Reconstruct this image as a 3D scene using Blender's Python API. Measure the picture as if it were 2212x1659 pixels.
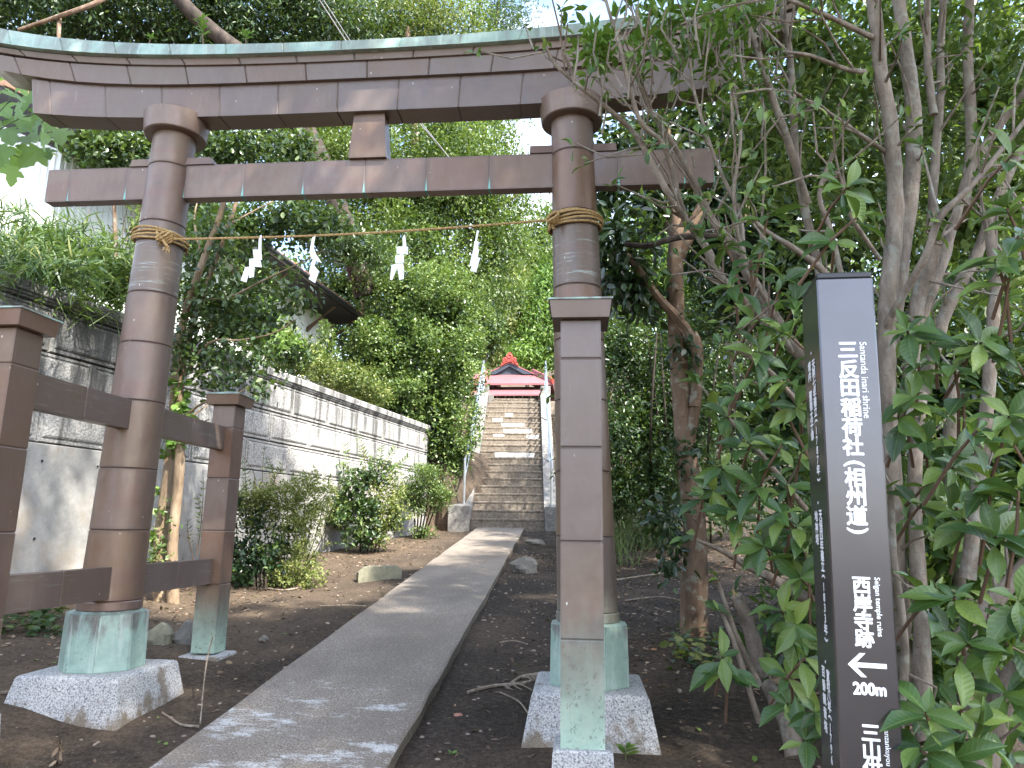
import bpy, math, random
import numpy as np
from mathutils import Matrix, Vector

for _o in list(bpy.data.objects):
    bpy.data.objects.remove(_o)
SC = bpy.context.scene
COL = SC.collection
R = math.radians

# ------------------------------------------------------------------ camera
YAW, PITCH, ROLL = .093, .1948, .0135
CAM = np.array([0, -3.851, 1.2])
_fw = np.array([-math.sin(YAW), math.cos(YAW), 0]); _rt = np.array([math.cos(YAW), math.sin(YAW), 0]); _up = np.array([0, 0, 1.])
CF = _fw * math.cos(PITCH) + _up * math.sin(PITCH)
_u2 = -_fw * math.sin(PITCH) + _up * math.cos(PITCH)
CR = _rt * math.cos(ROLL) + _u2 * math.sin(ROLL)
CU = -_rt * math.sin(ROLL) + _u2 * math.cos(ROLL)
cam = bpy.data.cameras.new('camera')
cam.sensor_width = 36
cam.lens = 36 * 1568.9 / 2212
cam.clip_start = .05
cam.clip_end = 2000
camo = bpy.data.objects.new('camera', cam)
COL.objects.link(camo)
M = Matrix(((CR[0], CU[0], -CF[0], CAM[0]), (CR[1], CU[1], -CF[1], CAM[1]), (CR[2], CU[2], -CF[2], CAM[2]), (0, 0, 0, 1)))
camo.matrix_world = M
SC.camera = camo

def spot(x, y, Y):
    """a point of the plan at distance Y, read off the survey photograph"""
    d = CF * 1568.9 + CR * (x - 1106) - CU * (y - 829.5)
    return CAM + d * (Y - CAM[1]) / d[1]

# ------------------------------------------------------------------ world, sun, exposure
SUN = Vector((.50, -.42, .80)).normalized()          # direction towards the sun
SUN_EL = math.asin(SUN.z); SUN_AZ = math.atan2(SUN.x, SUN.y)
W = bpy.data.worlds.new('World'); SC.world = W; W.use_nodes = True
nt = W.node_tree
for n in list(nt.nodes): nt.nodes.remove(n)
sky = nt.nodes.new('ShaderNodeTexSky'); sky.sky_type = 'NISHITA'; sky.sun_disc = False
sky.sun_elevation = SUN_EL; sky.sun_rotation = SUN_AZ
sky.air_density = 1.0; sky.dust_density = 1.6
tc = nt.nodes.new('ShaderNodeTexCoord')
mp = nt.nodes.new('ShaderNodeMapping'); mp.inputs['Scale'].default_value = (1, 1, 2.2)
nz = nt.nodes.new('ShaderNodeTexNoise'); nz.inputs['Scale'].default_value = 2.4; nz.inputs['Detail'].default_value = 7; nz.inputs['Roughness'].default_value = .58
rp = nt.nodes.new('ShaderNodeValToRGB'); rp.color_ramp.elements[0].position = .48; rp.color_ramp.elements[1].position = .66
mx = nt.nodes.new('ShaderNodeMix'); mx.data_type = 'RGBA'
mx.inputs[7].default_value = (4.4, 4.6, 5.0, 1)      # sunlit cloud
bg = nt.nodes.new('ShaderNodeBackground'); bg.inputs['Strength'].default_value = .15
wo = nt.nodes.new('ShaderNodeOutputWorld')
L = nt.links.new
L(tc.outputs['Generated'], mp.inputs['Vector']); L(mp.outputs[0], nz.inputs['Vector']); L(nz.outputs['Fac'], rp.inputs['Fac'])
L(rp.outputs['Color'], mx.inputs[0]); L(sky.outputs[0], mx.inputs[6]); L(mx.outputs[2], bg.inputs['Color']); L(bg.outputs[0], wo.inputs['Surface'])
sl = bpy.data.lights.new('sun', 'SUN'); sl.energy = 2.8; sl.angle = R(1.2); sl.color = (1, .95, .87)
so = bpy.data.objects.new('sun', sl); COL.objects.link(so)
so.rotation_euler = SUN.to_track_quat('Z', 'Y').to_euler()
SC.view_settings.view_transform = 'Standard'; SC.view_settings.look = 'None'
SC.view_settings.gamma = 1; SC.view_settings.use_curve_mapping = False
SC.view_settings.exposure = 2.5
cy = SC.cycles
cy.max_bounces = 6; cy.diffuse_bounces = 2; cy.glossy_bounces = 2; cy.transmission_bounces = 3; cy.transparent_max_bounces = 4
cy.use_denoising = True
cy.caustics_reflective = False; cy.caustics_refractive = False

# ------------------------------------------------------------------ node helpers
class NG:
    def __init__(s, name):
        s.mat = bpy.data.materials.new(name); s.mat.use_nodes = True
        s.nt = s.mat.node_tree
        for n in list(s.nt.nodes): s.nt.nodes.remove(n)
        s.out = s.nt.nodes.new('ShaderNodeOutputMaterial')
    def node(s, t, props=None, **ins):
        n = s.nt.nodes.new(t)
        for k, v in (props or {}).items(): setattr(n, k, v)
        for k, v in ins.items():
            k = k.replace('_', ' ')
            s.set(n.inputs[k], v)
        return n
    def set(s, sock, v):
        if isinstance(v, bpy.types.NodeSocket): s.nt.links.new(v, sock)
        else: sock.default_value = v if not (isinstance(v, tuple) and len(v) == 3 and sock.type == 'RGBA') else (*v, 1)
    def coord(s, which='Object'):
        return s.node('ShaderNodeTexCoord').outputs[which]
    def pos(s):
        return s.node('ShaderNodeNewGeometry').outputs['Position']
    def map(s, vec, scale=(1, 1, 1), loc=(0, 0, 0)):
        return s.node('ShaderNodeMapping', Vector=vec, Scale=scale, Location=loc).outputs[0]
    def noise(s, vec, scale, detail=4, rough=.55, dist=0):
        return s.node('ShaderNodeTexNoise', Vector=vec, Scale=scale, Detail=detail, Roughness=rough, Distortion=dist).outputs['Fac']
    def voro(s, vec, scale, out='Distance', feature='F1'):
        return s.node('ShaderNodeTexVoronoi', {'feature': feature}, Vector=vec, Scale=scale).outputs[out]
    def ramp(s, fac, stops, interp='LINEAR'):
        n = s.node('ShaderNodeValToRGB', Fac=fac); cr = n.color_ramp; cr.interpolation = interp
        while len(cr.elements) < len(stops): cr.elements.new(.5)
        for e, (p, c) in zip(cr.elements, stops):
            e.position = p; e.color = (*c, 1) if not isinstance(c, (int, float)) else (c, c, c, 1)
        return n.outputs['Color']
    def mix(s, fac, a, b, mode='MIX'):
        n = s.nt.nodes.new('ShaderNodeMix'); n.data_type = 'RGBA'; n.blend_type = mode
        s.set(n.inputs[0], fac); s.set(n.inputs[6], a); s.set(n.inputs[7], b)
        return n.outputs[2]
    def math(s, op, a, b=0.0, clamp=False):
        n = s.nt.nodes.new('ShaderNodeMath'); n.operation = op; n.use_clamp = clamp
        s.set(n.inputs[0], a); s.set(n.inputs[1], b)
        return n.outputs[0]
    def rng(s, v, a, b, c=0., d=1., smooth=True):
        n = s.node('ShaderNodeMapRange', {'interpolation_type': 'SMOOTHSTEP' if smooth else 'LINEAR'}, Value=v)
        for i, x in zip((1, 2, 3, 4), (a, b, c, d)): s.set(n.inputs[i], x)
        return n.outputs[0]
    def xyz(s, vec):
        n = s.node('ShaderNodeSeparateXYZ', Vector=vec); return n.outputs
    def bump(s, h, strength=.5, dist=.01):
        return s.node('ShaderNodeBump', Height=h, Strength=strength, Distance=dist).outputs[0]
    def attr(s, name, out='Fac'):
        return s.node('ShaderNodeAttribute', {'attribute_name': name}).outputs[out]
    def rand(s):
        return s.node('ShaderNodeObjectInfo').outputs['Random']
    def finish(s, color, rough=.6, metal=0., normal=None, spec=.5, **kw):
        p = s.node('ShaderNodeBsdfPrincipled')
        s.set(p.inputs['Base Color'], color); s.set(p.inputs['Roughness'], rough); s.set(p.inputs['Metallic'], metal)
        s.set(p.inputs['Specular IOR Level'], spec)
        for k, v in kw.items(): s.set(p.inputs[k.replace('_', ' ')], v)
        if normal is not None: s.set(p.inputs['Normal'], normal)
        s.nt.links.new(p.outputs[0], s.out.inputs['Surface'])
        return s.mat

MAT = {}

def plain(name, col, rough=.6, metal=0., var=.25, scale=8., bump=0., spec=.5):
    g = NG(name); p = g.pos()
    f = g.noise(p, scale, 5)
    c = g.mix(f, tuple(x * (1 - var) for x in col), tuple(min(1, x * (1 + var)) for x in col))
    nrm = g.bump(g.noise(p, scale * 6, 4), bump, .01) if bump else None
    MAT[name] = g.finish(c, rough, metal, nrm, spec)
    return MAT[name]

# weathered copper sheet -------------------------------------------------
def copper(name, lo=None, hi=None, streak=0., gray=0., drip=False):
    """brown oxidised copper; verdigris grows below height hi, complete at lo; drip: green at the seams of each sheet"""
    g = NG(name); p = g.pos()
    big = g.noise(p, 2.6, 5, .6); fine = g.noise(g.map(p, (1, 1, .35)), 22, 5, .6); mid = g.noise(g.map(p, (1, 1, .6)), 7.5, 6, .68, .4)
    base = g.ramp(big, [(.30, (.082, .050, .035)), (.45, (.125, .082, .055)), (.56, (.135, .093, .068)), (.72, (.155, .115, .095))])
    base = g.mix(g.math('MULTIPLY', g.rng(mid, .42, .70), .5), base, (.17, .13, .10))
    base = g.mix(g.math('MULTIPLY', g.rng(mid, .44, .28), .55), base, (.060, .040, .032))
    base = g.mix(g.math('MULTIPLY', g.rng(fine, .40, .75), .35), base, (.20, .16, .13))
    r = g.rand()
    tone = g.ramp(r, [(0, (.19, .088, .054)), (.3, (.150, .102, .060)), (.6, (.155, .112, .108)), (1, (.20, .15, .132))])
    base = g.mix(.34, base, tone)
    hz = g.noise(g.map(p, (.8, .8, 3.2)), 3.4, 6, .62, .5)
    base = g.mix(g.math('MULTIPLY', g.rng(hz, .5, .68), .5), base, (.15, .085, .07))
    gq = g.xyz(g.coord('Generated'))
    ed = g.math('MAXIMUM', g.math('ABSOLUTE', g.math('SUBTRACT', gq[0], .5)), g.math('ABSOLUTE', g.math('SUBTRACT', gq[2], .5)))
    base = g.mix(g.math('MULTIPLY', g.rng(g.math('ADD', ed, g.math('MULTIPLY', mid, .10)), .47, .56), .45), base, (.075, .055, .052))
    if gray:
        base = g.mix(gray, base, g.mix(mid, (.075, .066, .066), (.150, .130, .125)))
    # scratches and droppings
    sc = g.voro(g.map(p, (1, 1, .5)), 14)
    base = g.mix(g.rng(sc, .055, .02, 0, .8), base, (.55, .55, .52))
    st = g.noise(g.map(p, (16, 16, 1.2)), 3.2, 5, .65)
    base = g.mix(g.math('MULTIPLY', g.rng(st, .6, .75), .25), base, (.30, .25, .23))
    rough = g.rng(mid, .25, .75, .30, .50)
    if streak:
        s2 = g.noise(g.map(p, (2.2, 2.2, 34)), 2.0, 6, .7)
        base = g.mix(g.math('MULTIPLY', g.rng(s2, .55, .68), streak), base, (.30, .36, .34))
    if lo is not None:
        z = g.xyz(p)[2]
        zz = g.math('ADD', z, g.math('MULTIPLY', g.math('SUBTRACT', g.noise(g.map(p, (3, 3, .6)), 7, 5, .6), .5), .35 * abs(hi - lo) + .05))
        k = g.rng(zz, hi, lo)
        pat = g.ramp(g.noise(p, 9, 6, .65), [(.3, (.20, .30, .25)), (.55, (.31, .43, .36)), (.75, (.40, .50, .42))])
        spk = g.rng(g.noise(p, 70, 3, .6), .58, .68)
        pat = g.mix(g.math('MULTIPLY', spk, .55), pat, (.07, .06, .045))
        base = g.mix(k, base, pat)
        rough = g.math('ADD', rough, g.math('MULTIPLY', k, .25))
    if drip:
        q = g.xyz(g.coord('Generated'))
        e = g.math('ABSOLUTE', g.math('SUBTRACT', q[0], .5))
        zlow = g.rng(q[2], .55, .0)
        wdt = g.math('SUBTRACT', .4965, g.math('MULTIPLY', zlow, .018))
        k = g.rng(e, wdt, g.math('ADD', wdt, .012))
        k = g.math('MULTIPLY', k, g.math('ADD', g.math('MULTIPLY', zlow, .7), .25))
        base = g.mix(k, base, (.16, .40, .36))
    b = g.bump(g.noise(p, 5, 3), .16, .03)
    base = g.mix(1.0, base, (1.16, 1.14, 1.10), 'MULTIPLY')
    MAT[name] = g.finish(base, rough, .22, b, .5)

copper('copper'); copper('copper_lintel', gray=.42); copper('copper_nuki', drip=True); copper('copper_rope', streak=.8, gray=.35)
copper('copper_post', .30, .80); copper('copper_gray', .35, .95, gray=.5)
copper('copper_rail', gray=.3, streak=.2)

def patina(name, brown):
    g = NG(name); p = g.pos()
    c = g.ramp(g.noise(p, 7, 6, .65), [(.28, (.17, .27, .23)), (.5, (.27, .39, .33)), (.72, (.40, .52, .45))])
    st = g.noise(g.map(p, (2.2, 2.2, .8)), 3, 6, .62)
    top = g.rng(g.xyz(p)[2], .48, .76, -.10, .10)
    c = g.mix(g.math('MULTIPLY', g.rng(g.math('ADD', st, top), .50, .66), brown), c, (.115, .085, .08))
    s3 = g.noise(g.map(p, (9, 9, .8)), 3, 5, .6)
    c = g.mix(g.math('MULTIPLY', g.rng(s3, .54, .66), .4), c, (.52, .60, .56))
    c = g.mix(g.rng(g.noise(p, 60, 3), .62, .72, 0, .5), c, (.09, .09, .075))
    c = g.mix(g.math('MULTIPLY', g.rand(), .35), c, (.36, .45, .40))
    MAT[name] = g.finish(c, .5, .1, g.bump(g.noise(p, 30, 4), .15, .01), .5)
patina('patina', .85); patina('patina_cap', .55)

# white granite with earth splashed round its foot -------------------------
g = NG('granite'); p = g.pos()
c = g.ramp(g.noise(p, 120, 3, .75), [(.34, (.07, .07, .075)), (.46, (.33, .33, .33)), (.6, (.52, .515, .50))])
c = g.mix(g.rng(g.voro(p, 95), .20, .12, 0, .7), c, (.06, .06, .065))
z = g.xyz(p)[2]
d = g.noise(g.map(p, (1, 1, .8)), 7, 6, .7)
k = g.rng(g.math('ADD', g.math('MULTIPLY', d, .60), g.math('MULTIPLY', z, -.80)), .04, .15)
k2 = g.rng(g.noise(p, 3.6, 6, .66), .57, .66, 0, .85)
sdn = g.xyz(g.node('ShaderNodeNewGeometry').outputs['Normal'])[0]
k2 = g.math('MULTIPLY', k2, g.rng(sdn, -.2, .6, .55, 1.0))
c = g.mix(g.math('MULTIPLY', g.math('MAXIMUM', k, k2), .85), c, (.15, .112, .07))
MAT['granite'] = g.finish(c, .8, 0, g.bump(g.noise(p, 120, 3), .6, .008), .25)

# wall stone --------------------------------------------------------------
def wallmat(name, rough_face):
    g = NG(name); p = g.pos()
    c = g.ramp(g.noise(p, 46 if rough_face else 9, 5, .75), [(.34, (.14, .138, .13)), (.5, (.36, .352, .335)), (.64, (.54, .53, .505))] if rough_face else [(.3, (.24, .232, .215)), (.6, (.36, .35, .33)), (.8, (.42, .41, .39))])
    c = g.mix(g.math('MULTIPLY', g.rand(), .18), c, (.30, .30, .28))
    st = g.noise(g.map(p, (5, 5, .5)), 1.5, 6, .62)
    z = g.xyz(p)[2]
    yy = g.rng(g.xyz(p)[1], 6.5, 1.0, 0, .10)
    hi = g.math('ADD', g.rng(z, 1.9, 3.1, -.03, .12), yy if rough_face else 0.0)
    k = g.rng(g.math('ADD', st, hi), .55, .72)
    c = g.mix(g.math('MULTIPLY', k, .86), c, (.085, .085, .08))
    if not rough_face:
        k3 = g.rng(g.noise(p, 1.6, 5, .6), .5, .7)
        c = g.mix(g.math('MULTIPLY', k3, .6), c, (.36, .28, .19))
        pit = g.rng(g.voro(p, 26), .06, .03, 0, .6)
        c = g.mix(pit, c, (.15, .14, .12))
    b = g.bump(g.noise(p, 48 if rough_face else 30, 5, .7), .9 if rough_face else .25, .02 if rough_face else .006)
    MAT[name] = g.finish(c, .9, 0, b, .2)
wallmat('wall_block', True); wallmat('wall_concrete', False)

# concrete of path and stairs ----------------------------------------------
g = NG('path_concrete'); p = g.pos()
ag = g.noise(p, 130, 3, .75)
c = g.ramp(ag, [(.33, (.078, .060, .046)), (.47, (.20, .166, .132)), (.6, (.33, .29, .24)), (.68, (.52, .50, .46))])
big = g.noise(g.map(p, (1, .6, 1)), 1.7, 5, .6)
c = g.mix(g.rng(big, .35, .7), g.mix(.45, c, (.105, .085, .07)), c)
y = g.xyz(p)[1]
wn = g.noise(g.map(p, (1.3, 2.6, 1)), 2.1, 6, .75)
near = g.rng(y, 1.4, -.7, 0, .24)
wk = g.rng(g.math('ADD', wn, near), .72, .86)
wk = g.math('MULTIPLY', wk, g.rng(ag, .36, .55, .15, .85))
c = g.mix(wk, c, (.60, .60, .58))
c = g.mix(g.math('MULTIPLY', wk, g.rng(g.noise(p, 3.1, 3), .62, .7, 0, .5)), c, (.42, .58, .58))
MAT['path_concrete'] = g.finish(c, .85, 0, g.bump(ag, .5, .006), .25)

g = NG('path_edge'); p = g.pos()
c = g.ramp(g.noise(p, 60, 4, .75), [(.35, (.07, .06, .045)), (.6, (.17, .15, .12)), (.75, (.28, .26, .22))])
MAT['path_edge'] = g.finish(c, .9, 0, g.bump(g.noise(p, 40, 5), .8, .012), .2)

g = NG('stair_concrete'); p = g.pos()
c = g.ramp(g.noise(p, 18, 6, .72), [(.32, (.11, .09, .068)), (.5, (.21, .175, .138)), (.68, (.32, .28, .225))])
st = g.noise(g.map(p, (6, 1, .8)), 3, 5, .6)
c = g.mix(g.rng(st, .55, .72, 0, .5), c, (.07, .06, .05))
MAT['stair_concrete'] = g.finish(c, .88, 0, g.bump(g.noise(p, 45, 4), .35, .008), .25)
g = NG('cheek_concrete'); p = g.pos()
c = g.ramp(g.noise(p, 14, 6, .7), [(.32, (.12, .115, .105)), (.5, (.20, .19, .175)), (.7, (.30, .29, .27))])
c = g.mix(g.rng(g.noise(p, 5, 4), .6, .7, 0, .6), c, (.42, .42, .40))
MAT['cheek_concrete'] = g.finish(c, .88, 0, g.bump(g.noise(p, 45, 4), .3, .008), .25)
g = NG('white_patch'); p = g.pos()
c = g.ramp(g.noise(p, 16, 5), [(.3, (.42, .41, .38)), (.6, (.66, .65, .62))])
MAT['white_patch'] = g.finish(c, .8)

# soil -------------------------------------------------------------------
g = NG('soil'); p = g.pos()
n1 = g.noise(p, 1.3, 6, .6); n2 = g.noise(p, 34, 6, .75)
c = g.ramp(n2, [(.3, (.017, .013, .010)), (.5, (.043, .034, .027)), (.7, (.092, .074, .058))])
x, y, z = g.xyz(p)[0], g.xyz(p)[1], g.xyz(p)[2]
dry = g.math('MULTIPLY', g.rng(n1, .42, .66), 1.0)
lf = g.math('MAXIMUM', g.rng(x, -1.5, -3.0, 0, .75), g.rng(y, .3, -1.0, 0, .3))
c = g.mix(g.math('MULTIPLY', g.math('ADD', g.math('MULTIPLY', dry, .5), lf), .62), c, g.ramp(n2, [(.3, (.09, .064, .044)), (.6, (.185, .135, .092)), (.8, (.29, .23, .165))]))
c = g.mix(g.rng(g.noise(p, 120, 2, .8), .64, .70, 0, .8), c, (.30, .24, .17))
MAT['soil'] = g.finish(c, .95, 0, g.bump(g.math('ADD', n2, g.math('MULTIPLY', g.noise(p, 110, 3), .5)), 1., .02), .15)

def bark(name, a, b, c3, rings=False, scale=9.):
    g = NG(name); p = g.coord('Object')
    n = g.noise(g.map(p, (1, 1, .35)), scale, 6, .65)
    c = g.ramp(n, [(.3, a), (.52, b), (.72, c3)])
    h = g.noise(g.map(p, (1, 1, .3)), scale * 4, 5, .7)
    if rings:
        c = g.mix(g.rng(g.noise(g.map(p, (1, 1, 5)), scale * 2.2, 4, .6), .6, .7, 0, .55), c, tuple(x * .4 for x in a))
        c = g.mix(g.rng(g.noise(p, 14, 5), .55, .66, 0, .5), c, (.30, .32, .27))
    MAT[name] = g.finish(c, .85, 0, g.bump(h, .7, .012), .25)
bark('bark_gray', (.10, .08, .06), (.22, .18, .142), (.33, .285, .235), True, 16)
bark('bark_dark', (.018, .014, .011), (.045, .034, .026), (.09, .07, .056))
bark('bark_tan', (.10, .065, .042), (.17, .115, .078), (.27, .195, .14), True, 7)
bark('bark_pale', (.13, .09, .055), (.25, .18, .115), (.34, .27, .185), False, 12)
bark('twig_dry', (.12, .09, .065), (.25, .2, .15), (.4, .34, .27), False, 30)

def leafmat(name, cols, trans=.3, rough=.42, tcol=None, veins=False, spec=.5):
    g = NG(name)
    r = g.attr('rnd')
    if veins or name == 'leaf_maple': r = g.math('FRACT', g.math('ADD', r, g.rand()))
    c = g.ramp(r, cols)
    nrm = None
    if veins:
        uv = g.attr('luv', 'Vector'); u, v = g.xyz(uv)[0], g.xyz(uv)[1]
        av = g.math('ABSOLUTE', v)
        ph = g.math('SINE', g.math('MULTIPLY', g.math('SUBTRACT', u, g.math('MULTIPLY', av, .35)), 58))
        w = g.math('MULTIPLY', g.rng(ph, .2, .95), g.rng(av, .0, .06))
        c = g.mix(g.math('MULTIPLY', w, .22), c, g.mix(.55, c, (.0, .02, .0)))
        c = g.mix(g.rng(av, .028, .012, 0, .55), c, g.mix(.5, c, (.30, .42, .14)))
        nrm = g.bump(g.math('ADD', ph, g.math('MULTIPLY', g.rng(av, .0, .05), 2)), .12, .003)
    p = g.node('ShaderNodeBsdfPrincipled')
    g.set(p.inputs['Base Color'], c); g.set(p.inputs['Roughness'], rough); g.set(p.inputs['Specular IOR Level'], spec)
    if nrm is not None: g.set(p.inputs['Normal'], nrm)
    t = g.node('ShaderNodeBsdfTranslucent'); g.set(t.inputs['Color'], g.mix(.5, c, tcol or (.25, .38, .04), 'ADD') if False else g.mix(.55, c, tcol or (.22, .34, .03)))
    m = g.node('ShaderNodeMixShader'); m.inputs[0].default_value = trans
    g.nt.links.new(p.outputs[0], m.inputs[1]); g.nt.links.new(t.outputs[0], m.inputs[2]); g.nt.links.new(m.outputs[0], g.out.inputs['Surface'])
    MAT[name] = g.mat
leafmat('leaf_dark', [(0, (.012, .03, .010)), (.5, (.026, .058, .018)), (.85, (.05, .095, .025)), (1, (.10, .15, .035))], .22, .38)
leafmat('leaf_holly', [(0, (.016, .036, .012)), (.5, (.040, .078, .024)), (.85, (.085, .130, .045)), (1, (.15, .19, .08))], .24, .34)
leafmat('leaf_camellia', [(0, (.010, .026, .012)), (.6, (.022, .05, .022)), (1, (.045, .09, .03))], .15, .28, None, False, .6)
leafmat('leaf_hedge', [(0, (.055, .10, .028)), (.5, (.115, .178, .05)), (.85, (.18, .245, .07)), (1, (.26, .31, .10))], .3, .35)
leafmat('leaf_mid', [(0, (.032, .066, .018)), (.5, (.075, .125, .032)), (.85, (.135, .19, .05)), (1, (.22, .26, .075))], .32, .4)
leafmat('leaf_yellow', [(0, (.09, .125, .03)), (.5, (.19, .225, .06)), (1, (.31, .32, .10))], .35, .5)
leafmat('leaf_bright', [(0, (.07, .15, .025)), (.5, (.13, .24, .04)), (1, (.22, .34, .07))], .4, .45)
leafmat('leaf_sasa', [(0, (.03, .07, .025)), (.5, (.07, .125, .04)), (.9, (.13, .19, .06)), (1, (.25, .27, .09))], .3, .42)
leafmat('leaf_shrub', [(0, (.024, .062, .019)), (.4, (.055, .120, .030)), (.72, (.11, .185, .042)), (1, (.22, .30, .065))], .28, .40, None, True, .55)
leafmat('leaf_maple', [(0, (.08, .16, .035)), (.4, (.14, .25, .06)), (.8, (.21, .34, .09)), (1, (.28, .42, .13))], .5, .45)
leafmat('leaf_dead', [(0, (.035, .02, .012)), (.35, (.10, .06, .035)), (.7, (.19, .13, .085)), (.92, (.32, .24, .16)), (1, (.25, .09, .03))], .1, .75)

plain('timber_dark', (.03, .024, .02), .7, 0, .3, 6, .2)
plain('gable_blue', (.035, .045, .065), .6)
plain('roof_red', (.25, .095, .10), .55, .0, .18, 3, .0)
plain('ornament_red', (.40, .06, .045), .6, 0, .2, 8)
plain('house_siding', (.74, .75, .72), .55, 0, .05, 2)
plain('tile_red', (.26, .12, .085), .75, 0, .5, 9, .4)
plain('gutter_black', (.018, .018, .02), .4)
plain('shake_brown', (.24, .14, .085), .85, 0, .4, 12, .4)
plain('steel', (.58, .60, .62), .28, .9, .08, 6)
plain('paper', (.86, .87, .88), .85, 0, .03, 5, 0, .2)
plain('cable_gray', (.35, .35, .36), .5)
plain('stone_gray', (.17, .155, .13), .9, 0, .5, 16, .8)
plain('stone_mossy', (.20, .19, .13), .92, 0, .45, 22, .9)
plain('pebble', (.24, .185, .145), .8, 0, .6, 14)
plain('stem_green', (.08, .12, .03), .6)
plain('stem_brown', (.14, .085, .055), .75, 0, .3, 30)
plain('wood_cut', (.48, .33, .17), .8, 0, .3, 40)
plain('lettering', (.83, .84, .85), .55, 0, .01)
g = NG('rope'); p = g.pos()
c = g.ramp(g.noise(g.map(p, (1, 1, 1)), 90, 4, .7), [(.3, (.22, .135, .055)), (.5, (.38, .25, .11)), (.7, (.56, .41, .21))])
MAT['rope'] = g.finish(c, .85, 0, g.bump(g.noise(p, 160, 3), .8, .004), .2)
g = NG('sign_metal'); p = g.pos()
c = g.mix(g.noise(p, 14, 5), (.100, .098, .106), (.118, .115, .124))
c = g.mix(g.rng(g.voro(p, 34), .035, .015, 0, .8), c, (.32, .30, .28))
MAT['sign_metal'] = g.finish(c, .24, .8, None, .5)

# ------------------------------------------------------------------ object helpers
def empty(name, loc, label, cat, group=None, kind=None):
    o = bpy.data.objects.new(name, None); COL.objects.link(o); o.location = loc
    o.empty_display_size = .1
    return tag(o, label, cat, group, kind)

def tag(o, label=None, cat=None, group=None, kind=None):
    if label: o['label'] = label
    if cat: o['category'] = cat
    if group: o['group'] = group
    if kind: o['kind'] = kind
    return o

def hang(o, parent):
    if parent is None: return o
    o.parent = parent
    w = Matrix.Translation(-parent.location) if parent.parent is None else Matrix.Identity(4)
    o.matrix_parent_inverse = w
    return o

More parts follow.
